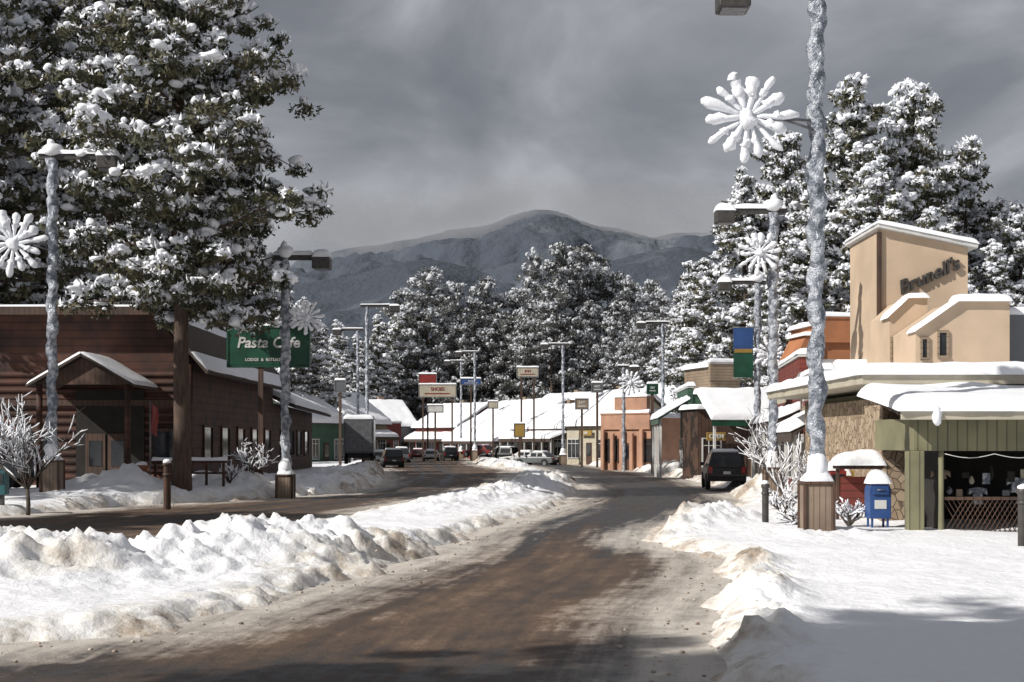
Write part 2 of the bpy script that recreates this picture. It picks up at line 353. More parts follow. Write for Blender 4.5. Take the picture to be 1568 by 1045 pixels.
def alongacross(cl,X,Y):
    D=np.full(X.shape,1e9);A=np.zeros(X.shape);S=np.zeros(X.shape);acc=0
    for a,b in zip(cl[:-1],cl[1:]):
        a=np.array(a);b=np.array(b);e=b-a;L=np.hypot(*e)
        t=np.clip(((X-a[0])*e[0]+(Y-a[1])*e[1])/(L*L),0,1); dx=X-a[0]-t*e[0];dy=Y-a[1]-t*e[1];d=np.hypot(dx,dy)
        m=d<D; D=np.where(m,d,D); S=np.where(m,np.sign(e[0]*dy-e[1]*dx)*d,S); A=np.where(m,acc+t*L,A); acc+=L
    return D,S,A
D1,S1,A1=alongacross(cl1,XX,YY);D2,S2,A2=alongacross(cl2,XX,YY)
m2=(sdf(arm_poly,XX,YY)<sdf(main_poly,XX,YY))
ac=np.where(m2,S2,S1);al=np.where(m2,A2,A1)
tracks=np.exp(-((np.abs(ac-.3+N1*.2)-1.0)/.26)**2)*.65
wet_dark=np.clip((YY-30)/14,0,1)*np.clip(1.1-np.abs(ac)/3.5,0.15,1)*np.where(m2,.35,1)+tracks*np.clip((YY-15)/14,.2,1)+np.where(YY<17,.6,0)*np.clip((17-YY)/2,0,1)  # lane and track wetness, plus a darker band nearest the camera
gridmesh('road',XX,YY,0.02*N2+0.0,mask=(SD<1.2)&(YY<340),attrs={'across':ac,'along':al,'edge':np.clip(-SD,0,10),'wet_dark':np.clip(wet_dark,0,1.2)},m=roadmat())

# ------------------------------------------------------------------ trees
def ico():
    t=(1+5**.5)/2
    v=np.array([(-1,t,0),(1,t,0),(-1,-t,0),(1,-t,0),(0,-1,t),(0,1,t),(0,-1,-t),(0,1,-t),(t,0,-1),(t,0,1),(-t,0,-1),(-t,0,1)],float); v/=np.linalg.norm(v[0])
    f=np.array([(0,11,5),(0,5,1),(0,1,7),(0,7,10),(0,10,11),(1,5,9),(5,11,4),(11,10,2),(10,7,6),(7,1,8),(3,9,4),(3,4,2),(3,2,6),(3,6,8),(3,8,9),(4,9,5),(2,4,11),(6,2,10),(8,6,7),(9,8,1)])
    return v,f
def ico2():
    v,f=ico(); v=list(map(tuple,v)); cache={}; nf=[]
    def mid(a,b):
        k=(min(a,b),max(a,b))
        if k not in cache:
            p=(np.array(v[a])+np.array(v[b])); p/=np.linalg.norm(p); v.append(tuple(p)); cache[k]=len(v)-1
        return cache[k]
    for a,b,c in f:
        ab,bc,ca=mid(a,b),mid(b,c),mid(c,a); nf+=[(a,ab,ca),(b,bc,ab),(c,ca,bc),(ab,bc,ca)]
    return np.array(v),np.array(nf)
iv,jf=ico(); rg=np.random.default_rng(4)
cand_x=rg.uniform(-14,9,60000); cand_y=13.5+rg.random(60000)**1.6*45
ss=np.minimum(sdf(main_poly,cand_x,cand_y),sdf(arm_poly,cand_x,cand_y))
pr=np.exp(-((ss+.1)/.6)**2)*.10
keep=rg.random(60000)<pr; cx,cy,cs=cand_x[keep],cand_y[keep],ss[keep]
zc=np.maximum(ground(cx,cy)[0],0.0)
rad=np.clip(rg.gamma(1.6,.007,len(cx))+.005,.005,.035)
V=(np.stack([cx,cy,zc+rad*.2],-1)[:,None,:]+iv[None]*rg.uniform(.8,1.2,(len(cx),12,1))*rad[:,None,None]*np.array([1.3,1.3,.8])).reshape(-1,3)
Fc=(jf[None]+(np.arange(len(cx))*12)[:,None,None]).reshape(-1,3)
me=bpy.data.meshes.new('slush_crumbs'); me.from_pydata(V.tolist(),[],Fc.tolist()); me.materials.append(M['slush']); me.polygons.foreach_set('use_smooth',[True]*len(me.polygons)); link(bpy.data.objects.new('slush_crumbs',me))

def pine_mesh(name,H,R,cb,nl,per,blades,bl,snow,needle,fine=True,power=.6,seed=1,rt=.38,cr=.62,lump=1.0,snowm='treesnow',lmin=.6):
    rg=np.random.default_rng(seed); random.seed(seed)
    tb=MB()
    tp=[];k=9
    ox,oy=0,0
    for i in range(k+1):
        t=i/k; tp.append((ox,oy,H*.97*t)); ox+=rg.normal()*.12; oy+=rg.normal()*.12
    tb.tube([(a,b,c-.5 if i==0 else c) for i,(a,b,c) in enumerate(tp)],[rt*(1.15 if i==0 else 1)*(1-.9*i/k) for i in range(k+1)],10)
    C=[];CR=[]
    for i in range(nl):
        t=(i+rg.random()*.8)/nl; z=cb+(H-cb)*t
        j=min(int(z/(H*.97)*k),k-1); fr=z/(H*.97)*k-j
        bx=tp[j][0]*(1-fr)+tp[j+1][0]*fr if j+1<=k else 0; by=tp[j][1]*(1-fr)+tp[j+1][1]*fr
        prof=(.62+.38*min(t/.28,1)) if t<.28 else max(0,(1-(t-.28)/.72))**power
        Lm=R*max(prof,.10)*rg.uniform(lmin,1.1); az=i*2.399+rg.normal()*.35
        el=math.radians(-8+42*t+rg.normal()*9)
        pts=[];n=5;d=Vector((math.cos(az)*math.cos(el),math.sin(az)*math.cos(el),math.sin(el)))
        for q in range(n+1):
            s=q/n; pts.append(Vector((bx,by,z))+d*Lm*s+Vector((0,0,-.06*Lm*math.sin(s*2.6)+.10*Lm*s*s)))
        tb.tube(pts,[max(.018,rt*.33*(1-t*.6)*(1-s/n*.85)) for s in range(n+1)],5,cap=False)
        m=max(2,int(per*Lm/R+1.5))
        for q in range(m):
            s=.30+.74*(q+rg.random()*.7)/m; s=min(s,1.03)
            q0=min(int(s*n),n-1); p=pts[q0].lerp(pts[q0+1],min(s*n-q0,1))
            sp=.15*Lm*(.35+s)
            p2=p+Vector((rg.normal()*sp,rg.normal()*sp,rg.normal()*.32+.1))
            if rg.random()<.55: tb.tube([p,p2],[.035,.015],3,cap=False)
            C.append(p2); CR.append(rg.uniform(.5,1.2)*cr)
    C=np.array([tuple(c) for c in C]);CR=np.array(CR);n=len(C)
    dirs=rg.normal(size=(n,blades,3)); dirs/=np.linalg.norm(dirs,axis=2,keepdims=True)
    rad=rg.random((n,blades,1))**.5
    off=dirs*rad*CR[:,None,None]*np.array([1.15,1.15,.7])
    P=C[:,None,:]+off
    ax=dirs*.6+rg.normal(size=dirs.shape)*.8+np.array([0,0,.2]); ax/=np.linalg.norm(ax,axis=2,keepdims=True)
    sd=np.cross(ax,rg.normal(size=ax.shape)); sd/=np.linalg.norm(sd,axis=2,keepdims=True)
    ln=bl*rg.uniform(.5,1.3,(n,blades,1)); wd=ln*.27
    A=P-sd*wd-ax*ln*.4;B=P+sd*wd-ax*ln*.4;E=P+ax*ln*.6
    bv=np.stack([A,B,E],2).reshape(-1,3); bf=np.arange(len(bv)).reshape(-1,3)
    load=np.clip(snow+rg.normal(size=n)*.28,0,1)
    wh=((off[:,:,2]/CR[:,None]/.7 > (1.05-1.3*load)[:,None]+rg.normal(size=(n,blades))*.25)).reshape(-1)
    iv,jf=(ico2() if fine else ico())
    lumps=[]
    for i in range(n):
        if load[i]<.1: continue
        for _ in range(1+int(load[i]*6.5*rg.uniform(.4,1.1)*lump)):
            a=rg.random()*6.28;r=CR[i]*rg.uniform(0,1.0)
            lumps.append((*(C[i]+np.array([math.cos(a)*r,math.sin(a)*r,CR[i]*(.55-.55*(r/CR[i])**1.5+rg.normal()*.10)])),CR[i]*rg.uniform(.14,.38)*(.65+.5*load[i])))
    LU=np.array(lumps); nb=len(LU)
    sc3=rg.uniform(.7,1.45,(nb,1,3))*np.array([1,1,.65])
    kv=rg.normal(size=(nb,3,3))*1.6; ph=rg.uniform(0,6.28,(nb,3))
    jit=1+.16*np.sin(np.einsum('nkc,vc->nvk',kv,iv)+ph[:,None,:]).sum(-1)[:,:,None]
    sv=(LU[:,None,:3]+iv[None]*jit*sc3*LU[:,None,3:4]).reshape(-1,3)
    sf=(jf[None]+(np.arange(nb)*len(iv))[:,None,None]).reshape(-1,3)
    tv=np.array(tb.v); tf=tb.f
    o1=len(tv);o2=o1+len(bv)
    V=np.concatenate([tv,bv,sv])
    lp=[i for f in tf for i in f]; ls=[len(f) for f in tf]
    loops=np.concatenate([np.array(lp),(bf+o1).ravel(),(sf+o2).ravel()]).astype(np.int32)
    tot=np.array(ls+[3]*(len(bf)+len(sf)),dtype=np.int32); st=np.concatenate([[0],np.cumsum(tot)[:-1]]).astype(np.int32)
    me=bpy.data.meshes.new(name); me.vertices.add(len(V)); me.vertices.foreach_set('co',V.ravel())
    me.loops.add(len(loops)); me.loops.foreach_set('vertex_index',loops); me.polygons.add(len(tot))
    me.polygons.foreach_set('loop_start',st); me.polygons.foreach_set('loop_total',tot)
    mi=np.concatenate([np.zeros(len(tf)),np.where(wh,2,1),np.full(len(sf),2)]).astype(np.int32)
    for m in (M['bark'],needle,M[snowm]): me.materials.append(m)
    me.update(calc_edges=True); me.polygons.foreach_set('material_index',mi)
    sm=np.ones(len(tot),bool); me.polygons.foreach_set('use_smooth',sm); me.update()
    return me
nearA=pine_mesh('pine_near',22,5.6,7.2,74,19,95,.27,.60,M['needles'],seed=33,power=.5,rt=.40,cr=.62,lmin=.72)
nearB=pine_mesh('pine_near_b',24,6.2,5,72,16,85,.28,.62,M['needles'],seed=5,power=.55,rt=.45,cr=.62)
midA=pine_mesh('pine_mid',24,4.8,2.6,64,12,60,.36,.86,M['needles'],seed=11,power=.6,cr=.64,fine=False,lump=1.3)
midB=pine_mesh('pine_mid_b',24,4.6,2.4,66,12,60,.36,.78,M['needles'],seed=13,power=.65,cr=.64,fine=False,lump=1.3)
midC=pine_mesh('pine_mid_c',22,4.8,3.6,52,13,60,.36,.74,M['needles'],seed=17,power=.45,cr=.68,fine=False,lump=1.2)
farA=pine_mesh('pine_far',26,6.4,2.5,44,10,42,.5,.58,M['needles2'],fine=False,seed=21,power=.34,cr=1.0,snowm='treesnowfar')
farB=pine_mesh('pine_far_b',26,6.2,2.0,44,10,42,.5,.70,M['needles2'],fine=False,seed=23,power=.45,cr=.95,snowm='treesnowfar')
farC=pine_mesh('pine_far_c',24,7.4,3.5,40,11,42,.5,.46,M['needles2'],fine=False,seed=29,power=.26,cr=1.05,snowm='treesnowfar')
def tree(me,x,y,h,H0,rot=None,wide=1,parent=None,name='pine_tree'):
    o=bpy.data.objects.new(name,me); s=h/H0; o.scale=(s*wide,s*wide,s); o.location=(x,y,gz(x,y)-.1)
    o.rotation_euler=(0,0,random.random()*6.28 if rot is None else rot); link(o,parent); return o
random.seed(5)
tree(nearA,wx(278,57),57,23.2,22,2.4,.93)
tree(nearB,wx(30,72),72,29,24,1.0,.95)
tree(nearB,wx(165,84),84,33,24,2.2,.78)
tree(nearB,wx(-90,66),66,27,24,4.2)
tree(nearA,wx(325,92),92,23,22,2.9,.75)
for u,v,d,me,w in [(340,410,120,midA,1),(405,425,135,midC,1),(465,470,140,midA,1.0),(300,470,128,midB,1),(230,420,140,midA,1),(485,500,150,midB,1),(440,450,160,midC,1),(520,500,215,midA,.9),(575,490,220,midB,.9),(612,470,225,midC,.9),(545,520,216,midB,1),
                 (1285,128,92,midB,1.0),(1380,140,96,midC,.8),(1478,218,100,midB,1.0),(1548,320,98,midC,1.0),(1150,275,104,midA,1.0),(1085,405,125,midC,1),
                 (1205,215,108,midC,.8),(1430,270,112,midA,1),(1335,260,88,midA,1.0),(1600,300,108,midB,1),(1515,380,92,midA,1),(1240,330,90,midC,1),(1120,430,112,midB,1),(1060,450,140,midA,1),(1190,380,96,midB,1),(1410,330,86,midB,1),(1030,480,165,midB,1)]:
    tree(me,wx(u,d),d,wz(v,d),22 if me is midC else 24,None,w*1.05)
tree(nearB,-35,46,21,24,.3); tree(nearA,-29,33,19,22,.9)
tree(nearA,-13.5,3.0,22,22,.7,1.0); tree(nearB,-18,-5,22,24,2,1.1)
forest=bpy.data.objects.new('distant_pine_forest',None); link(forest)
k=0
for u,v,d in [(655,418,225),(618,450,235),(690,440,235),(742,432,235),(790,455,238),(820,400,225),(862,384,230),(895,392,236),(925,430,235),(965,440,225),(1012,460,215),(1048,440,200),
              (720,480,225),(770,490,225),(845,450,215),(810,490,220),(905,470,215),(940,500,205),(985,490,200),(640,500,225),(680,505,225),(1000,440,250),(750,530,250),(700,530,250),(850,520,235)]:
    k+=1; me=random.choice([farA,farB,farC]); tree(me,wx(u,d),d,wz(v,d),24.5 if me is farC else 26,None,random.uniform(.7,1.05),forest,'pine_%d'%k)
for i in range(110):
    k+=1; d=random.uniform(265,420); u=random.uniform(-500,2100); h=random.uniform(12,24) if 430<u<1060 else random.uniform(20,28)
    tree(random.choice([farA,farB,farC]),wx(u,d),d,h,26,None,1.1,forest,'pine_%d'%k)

# bare shrubs with snow
def shrub(name,x,y,H,spread,n=7,seed=1,stem=0,z=None):
    random.seed(seed); tw=MB(); sn=MB()
    def br(p,d,L,r,lev):
        pts=[p];q=p
        for i in range(3):
            d=(d+Vector((random.gauss(0,.16),random.gauss(0,.16),random.gauss(.03,.1)))).normalized(); q=q+d*L/3; pts.append(q)
        tw.tube(pts,[r,r*.85,r*.7,r*.5],4,cap=False)
        if lev>0 and random.random()<.6: sn.tube([a+Vector((0,0,r*1.2)) for a in pts],[r*.6+.003,r*.9+.010,r*.9+.010,r*.5+.005],5)
        if lev<3:
            for i in range(3): br(pts[1+i%3],(d+Vector((random.gauss(0,.55),random.gauss(0,.55),random.gauss(0.1,.3)))).normalized(),L*random.uniform(.5,.75),r*.6,lev+1)
    base=Vector((0,0,stem))
    if stem: tw.tube([(0,0,-.3),(0.03,0,stem*.5),base],[.08,.07,.06],7)
    for i in range(n):
        a=i*6.28/n+random.random()*.6; br(base,Vector((math.cos(a)*spread,math.sin(a)*spread,1)).normalized(),H*.5,.038,0)
    e=bpy.data.objects.new(name,None); link(e); e.location=(x,y,gz(x,y) if z is None else z)
    tw.obj('branches',M['twig'],e); sn.obj('branch_snow',M['treesnow'],e)
d=46; shrub('bare_tree',wx(42,d),d,2.6,.75,9,2,stem=1.0)
d=50; shrub('bare_tree',wx(-8,d),d,3.0,.75,9,22,stem=.8)
d=62; shrub('snowy_shrub',wx(385,d),d,1.6,.8,8,3); shrub('snowy_shrub',wx(352,60),60,1.1,.8,7,33)
d=48; shrub('snowy_shrub',wx(1212,d),d,2.6,.5,8,4); shrub('snowy_shrub',wx(1200,42),42,1.0,.9,7,5); shrub('snowy_shrub',wx(1185,60),60,3.0,.4,7,6)
shrub('snowy_shrub',wx(1300,37),37,.8,1.0,8,7); shrub('snowy_shrub',wx(1222,37),37,.7,1.0,7,8)

# ------------------------------------------------------------------ street lamps & snowflakes
def lamp(x,y,H,side,arm=2.6,planter=True,flake=None,z=None,banner=None,foil=True):
    z0=gz(x,y) if z is None else z
    g=Group('street_lamp',(x,y,z0)); random.seed(int(abs(x*97)+y))
    pb=1.15
    if planter:
        b=g.p('planter_base',M['planter'],.015); w=.33
        b.box(-w,w,-w,w,-.6,pb-.08); t=g.p('base_trim',M['brownwood'],.01); t.box(-w-.04,w+.04,-w-.04,w+.04,pb-.08,pb); 
        for sx in(-1,1):
            for sy in(-1,1): t.box(sx*w-.035+sx*.01,sx*w+.035+sx*.01,sy*w-.035+sy*.01,sy*w+.035+sy*.01,-.6,pb-.083)
        g.p('snow_cap',M['snow']).snow((-w,-w,pb),(w,-w,pb),(w,w,pb),(-w,w,pb),.3,.3,n=5)
        g.p('snow_cap',M['snow']).blob((0,-.05,pb+.32),(.27,.27,.4))
    n=14;rows=int(H*(9 if y<70 else 3.5)); vs=[];fs=[];sd=random.random()*40; rs=1 if y<100 else .68
    for j in range(rows+1):
        zz=H*j/rows
        for i in range(n):
            a=2*math.pi*i/n; hx=math.sin(a+zz*4.3+.6*math.sin(zz*1.7))
            r=rs*(.185+.035*hx+.03*math.sin(a*2-zz*7)+.07*noise.noise(Vector((math.cos(a)*1.5,math.sin(a)*1.5+sd,zz*4.5))) ) if (foil and zz>pb) else .12
            vs.append((math.cos(a)*r,math.sin(a)*r,zz))
    for j in range(rows):
        for i in range(n): i2=(i+1)%n; fs.append((j*n+i,j*n+i2,(j+1)*n+i2,(j+1)*n+i))
    g.p('wrapped_pole' ,M['foil'] if foil else M['greymetal']).add(vs,fs,True)
    a=g.p('arm',M['darkmetal'],.02); 
    a.box(min(-.5*side,arm*side),max(-.5*side,arm*side),-.09,.09,H-.05,H+.16)
    hx0=(arm-.15)*side; hx1=(arm+.6)*side
    h=g.p('lamp_head',M['darkmetal'],.04); h.box(min(hx0,hx1),max(hx0,hx1),-.38,.38,H-.42,H+.04)
    h2=g.p('lamp_lens',M['greymetal']); h2.box(min(hx0,hx1)+.08,max(hx0,hx1)-.08,-.3,.3,H-.45,H-.423)
    s=g.p('arm_snow',M['snow']); ts=1 if y<100 else .5
    q0,q1=min(-.5*side,hx0),max(-.5*side,hx0)
    s.snow((q0,-.14,H+.155),(q1,-.14,H+.155),(q1,.14,H+.155),(q0,.14,H+.155),.18*ts,.1,n=9)
    q0,q1=min(hx0,hx1)-.03,max(hx0,hx1)+.03
    s.snow((q0,-.4,H+.045),(q1,-.4,H+.045),(q1,.4,H+.045),(q0,.4,H+.045),.34*ts,.25,n=5)
    if y<100: s.blob((0,0,H+.3),(.38,.28,.28)); s.blob((-.05*side,0,H+.52),(.15,.15,.24))
    if flake:
        fx,fz,R=flake; fb=g.p('bracket',M['greymetal']); fb.tube([(0,-.1,fz),(fx,-.35,fz)],.035,6)
        fb.tube([(0,-.1,fz-.25),(fx*.5,-.3,fz-.02)],.03,6)
        s1=g.p('snowflake_ornament',M['treesnow']); s2=g.p('snowflake_frame',M['foil'])
        n=14
        for i in range(n):
            a=2*math.pi*i/n+.1+random.gauss(0,.03); L=R*(1 if i%2==0 else .84)*random.uniform(.92,1.05); dx,dz=math.cos(a),math.sin(a)
            s2.tube([(fx,-.36,fz),(fx+dx*L,-.36,fz+dz*L)],.028,5)
            pts=[];rr=[]
            w=random.uniform(.75,1.25)*R*(.105 if dz>-.2 else .085)
            for t,r in((.12,.3),(.3,.55),(.5,.7),(.7,.95),(.85,1.2),(.95,1.1),(1.02,.6),(1.04,.1)):
                pts.append((fx+dx*L*t+random.gauss(0,.012),-.38+random.gauss(0,.01),fz+dz*L*t+.02+random.gauss(0,.012))); rr.append(w*r*random.uniform(.78,1.2))
            s1.tube(pts,rr,8)
            if random.random()<.8: s1.blob((fx+dx*L*.6,-.4,fz+dz*L*.6+.03),(w*1.2,w,w*1.0),8,5,.4)
        s1.blob((fx,-.4,fz),(R*.2,.12,R*.2),amp=.4)
    if banner:
        bz0,bz1,bw=banner; b=g.p('banner_upper',M['bluepaint']); b.box(-side*0-.3-bw,-.3,-.28,-.25,(bz0+bz1)/2+.1,bz1)
        b=g.p('banner_lower',M['greenpaint']); b.box(-.3-bw,-.3,-.28,-.25,bz0,(bz0+bz1)/2+.1)
        b=g.p('banner_stripe',M['yellow']); b.box(-.3-bw+.05,-.35,-.295,-.283,(bz0+bz1)/2,(bz0+bz1)/2+.22)
        b=g.p('banner_rods',M['greymetal']); b.tube([(0,-.265,bz1+.03),(-.4-bw,-.265,bz1+.03)],.025,6); b.tube([(0,-.265,bz0-.03),(-.4-bw,-.265,bz0-.03)],.025,6)
    return g.done()
L0=34.; zb=gz(wx(1252,L0),L0)
lamp(wx(1250,L0),L0,13.0-zb,-1,arm=1.75,flake=(wx(1138,L0)-wx(1250,L0)+.05,wz(186,L0)-zb,1.13))
zb=gz(wx(80,54),54); lamp(wx(80,54),54,wz(243,54)-zb,1,arm=1.9,flake=(wx(26,54)-wx(80,54),wz(375,54)-zb,1.25))
zb=gz(wx(437,60),60); lamp(wx(437,60),60,wz(397,60)-zb,1,arm=1.3,flake=(.95,wz(488,60)-zb,.75))
lamp(wx(562,110),110,wz(470,110)-.4,1,arm=1.9,z=.4)
lamp(wx(548,127),127,wz(506,127)-.4,-1,arm=1.6,z=.4)
lamp(wx(1184,57),57,wz(330,57)-.1,-1,arm=1.7,flake=(-.6,9.6,.9))
lamp(wx(1160,84),84,wz(437,84)-.1,-1,arm=1.7,banner=(wz(584,84),wz(508,84),1.15),flake=(.7,7.2,1.0))
lamp(wx(1015,120),120,wz(500,120),-1,arm=1.6)
lamp(wx(862,142),142,wz(526,142),-1,arm=1.6)
lamp(wx(727,165),165,wz(542,165),-1,arm=1.6)
lamp(wx(706,190),190,wz(552,190),-1,arm=1.6)
lamp(wx(955,112),112,wz(560,112),1,arm=.6,flake=(.5,wz(580,112)-.2,1.0),planter=False)

# ------------------------------------------------------------------ buildings
def window(g,x0,x1,z0,z1,y=-.02,mull=1,fm='white',trans=True):
    g.p('window_glass',M['glass']).box(x0,x1,y-.01,y+.05,z0,z1)
    f=g.p('window_frames',M[fm]); t=.07
    f.box(x0-t,x1+t,y-.07,y+.03,z1,z1+t); f.box(x0-t,x1+t,y-.09,y+.03,z0-t,z0)
    f.box(x0-t,x0,y-.07,y+.03,z0,z1); f.box(x1,x1+t,y-.07,y+.03,z0,z1)
    for i in range(1,mull+1):
        xm=x0+(x1-x0)*i/(mull+1); f.box(xm-.025,xm+.025,y-.05,y-.012,z0,z1)
    if trans and z1-z0>1.2: f.box(x0,x1,y-.045,y-.0135,z1-.42,z1-.37)
def shop(name,p0,p1,depth,h,wall,z=0,bays=3,parapet=0,step=None,awn=None,awnmat='shingle',posts=False,gable=0,slope=0,sign=None,fm='white',snowT=.4,upper=0,trim='white'):
    m,L=frame(p0,p1,z); g=Group(name,M4=m)
    g.p('walls',M[wall]).box(0,L,0,depth,-.8,h)
    bw=L/bays
    for i in range(bays):
        if i==bays//2:
            g.p('door',M['brownwood']).box(i*bw+bw/2-.5,i*bw+bw/2+.5,-.04,.02,0.05,2.2)
            g.p('window_glass',M['glass']).box(i*bw+bw/2-.32,i*bw+bw/2+.32,-.06,-.043,.9,2.0)
            if bw>3: window(g,i*bw+.25,i*bw+bw/2-.8,.8,2.4,mull=0,fm=fm); window(g,i*bw+bw/2+.8,(i+1)*bw-.25,.8,2.4,mull=0,fm=fm)
        else: window(g,i*bw+.3,(i+1)*bw-.3,.7,2.5,mull=2,fm=fm)
    for k in range(upper):
        window(g,L*(k+.5)/upper-.5,L*(k+.5)/upper+.5,h-2.2,h-1.0,mull=1,fm=fm)
    if parapet:
        q=g.p('parapet',M[wall]); q.box(-.1,L+.1,-.2,.12,h-.9,h+parapet)
        g.p('cornice',M[trim],.02).box(-.16,L+.16,-.27,.16,h+parapet,h+parapet+.12)
        g.p('parapet_snow',M['snow']).snow((-.18,-.3,h+parapet+.12),(L+.18,-.3,h+parapet+.12),(L+.18,.3,h+parapet+.12),(-.18,.3,h+parapet+.12),.25,.15,n=14)
        if step:
            a,b,e=step; q.box(L*a,L*b,-.21,.13,h+parapet+.13,h+parapet+e)
            g.p('parapet_snow',M['snow']).snow((L*a-.05,-.3,h+parapet+e),(L*b+.05,-.3,h+parapet+e),(L*b+.05,.3,h+parapet+e),(L*a-.05,.3,h+parapet+e),.25,.15,n=8)
    r=g.p('roof',M['shingle']); s=g.p('roof_snow',M['snow']); o=.4
    if gable:
        g.p('gable_wall',M[wall]).prism([(0.01,h),(L-.01,h),(L/2,h+gable)],.02,depth-.02)
        r.quadslab((-o,-o,h-.12),(L/2,-o,h+gable+.06),(L/2,depth+o,h+gable+.06),(-o,depth+o,h-.12),.14)
        r.quadslab((L/2,-o,h+gable+.06),(L+o,-o,h-.12),(L+o,depth+o,h-.12),(L/2,depth+o,h+gable+.06),.14)
        s.snow((-o-.05,-o,h+.02),(L/2,-o,h+gable+.2),(L/2,depth+o,h+gable+.2),(-o-.05,depth+o,h+.02),snowT,.2,n=12)
        s.snow((L/2,-o,h+gable+.2),(L+o+.05,-o,h+.02),(L+o+.05,depth+o,h+.02),(L/2,depth+o,h+gable+.2),snowT,.2,n=12)
    elif slope:
        dm=depth/2
        g.p('end_walls',M[wall]).add([(.02,0,h),(.02,depth,h),(.02,dm,h+slope),(L-.02,0,h),(L-.02,depth,h),(L-.02,dm,h+slope)],[(0,2,1),(3,4,5)])
        r.quadslab((-o,-o,h-.1),(L+o,-o,h-.1),(L+o,dm,h+slope),(-o,dm,h+slope),.14)
        r.quadslab((-o,dm,h+slope),(L+o,dm,h+slope),(L+o,depth+o,h-.1),(-o,depth+o,h-.1),.14)
        s.snow((-o-.05,-o-.05,h+.04),(L+o+.05,-o-.05,h+.04),(L+o+.05,dm,h+slope+.14),(-o-.05,dm,h+slope+.14),snowT,.2,n=16)
        s.snow((-o-.05,dm,h+slope+.14),(L+o+.05,dm,h+slope+.14),(L+o+.05,depth+o,h+.04),(-o-.05,depth+o,h+.04),snowT,.2,n=12)
        g.p('chimney',M['tan']).box(L*.3,L*.3+.8,dm+.3,dm+1.1,h+slope*.5,h+slope+.9)
    else:
        y0=-.25 if not parapet else .14
        s.snow((-.2,y0,h+.003),(L+.2,y0,h+.003),(L+.2,depth+.2,h+.003),(-.2,depth+.2,h+.003),snowT,.2,n=14)
    if awn:
        za,dep,drop=awn
        r=g.p('awning',M[awnmat]); r.quadslab((-.1,-dep,za-drop),(L+.1,-dep,za-drop),(L+.1,-.08,za),(-.1,-.08,za),.12)
        r.box(-.1,L+.1,-dep-.03,-dep+.03,za-drop-.25,za-drop+.06)
        g.p('awning_snow',M['snow']).snow((-.15,-dep-.08,za-drop+.12),(L+.15,-dep-.08,za-drop+.12),(L+.15,-.05,za+.12),(-.15,-.05,za+.12),.32,.2,n=14)
        if posts:
            k=max(2,int(L/2.5))
            for i in range(k+1):
                px=.1+(L-.2)*i/k; g.p('posts',M[trim]).box(px-.07,px+.07,-dep+.05,-dep+.19,-.8,za-drop)
    if sign:
        sx,sz,sw,sh,sm,tx=sign
        g.p('sign_board',M[sm],.02).box(sx*L-sw/2,sx*L+sw/2,-.4,-.29,sz,sz+sh)
        g.text(tx,min(sh*.7,sw/len(tx)*1.25),(sx*L,-.42,sz+sh/2),M['white'] if sm not in('white','cream') else M['redpaint'])
    return g

# craft shop on the right (stone corner, porch)
g=Group('craft_shop',(0,0,0)); zt=4.15
g.p('walls',M['olive']).box(10.6,24,40,52,-.5,zt-.35)
g.p('stone_corner',M['stone'],.03).box(9.95,10.62,38.6,40.6,-.5,3.9)
g.p('stone_corner',M['stone']).box(10.2,10.597,40.6,50,-.5,3.6)
g.p('fascia',M['cream'],.02).box(9.3,24.3,38.2,52.3,zt-.25,zt)
g.p('roof_snow',M['snow']).snow((9.2,38.1,zt),(24.5,38.1,zt),(24.5,52.4,zt),(9.2,52.4,zt),.33,.28,n=26)
g.p('porch_beam',M['olive'],.01).box(9.75,20,34.9,35.1,2.15,2.95)
g.p('porch_beam',M['olive'],.01).box(9.75,9.92,35.1,38.55,2.15,2.95)
g.p('porch_posts',M['olive'],.02).box(9.6,9.98,34.75,35.15,-.5,2.15)
for px in (10.45,13.2,15.9): g.p('porch_posts',M['brownwood']).tube([(px,35,-.5),(px,35,.9),(px,35,2.15)],[.1,.07,.07],8)
g.p('porch_roof',M['shingle']).quadslab((9.35,34.4,2.98),(20.3,34.4,2.98),(20.3,38.55,3.6),(9.35,38.55,3.6),.1)
g.p('porch_fascia',M['cream'],.01).box(9.3,20.3,34.32,34.4,2.9,3.1)
g.p('porch_snow',M['snow']).snow((9.25,34.25,3.1),(20.4,34.25,3.1),(20.4,38.5,3.6),(9.25,38.5,3.6),.34,.3,n=24)
g.p('porch_snow',M['snow']).blob((10.15,34.32,3.0),(.12,.12,.26))
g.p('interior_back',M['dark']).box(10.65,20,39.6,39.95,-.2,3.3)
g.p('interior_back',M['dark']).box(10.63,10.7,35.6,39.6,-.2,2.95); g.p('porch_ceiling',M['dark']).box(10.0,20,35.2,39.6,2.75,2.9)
g.p('lattice_rail',M['brownwood']).box(10.5,20,34.98,35.04,.95,1.03); g.p('lattice_rail',M['brownwood']).box(10.5,20,34.98,35.04,.05,.12)
for i in range(80):
    x0=10.5+i*.12; q=g.p('lattice_rail',M['brownwood'])
    q.tube([(x0,35.0,.12),(x0+.5,35.0,.95)],.012,4,cap=False); q.tube([(x0+.5,35.03,.12),(x0,35.03,.95)],.012,4,cap=False)
random.seed(3)
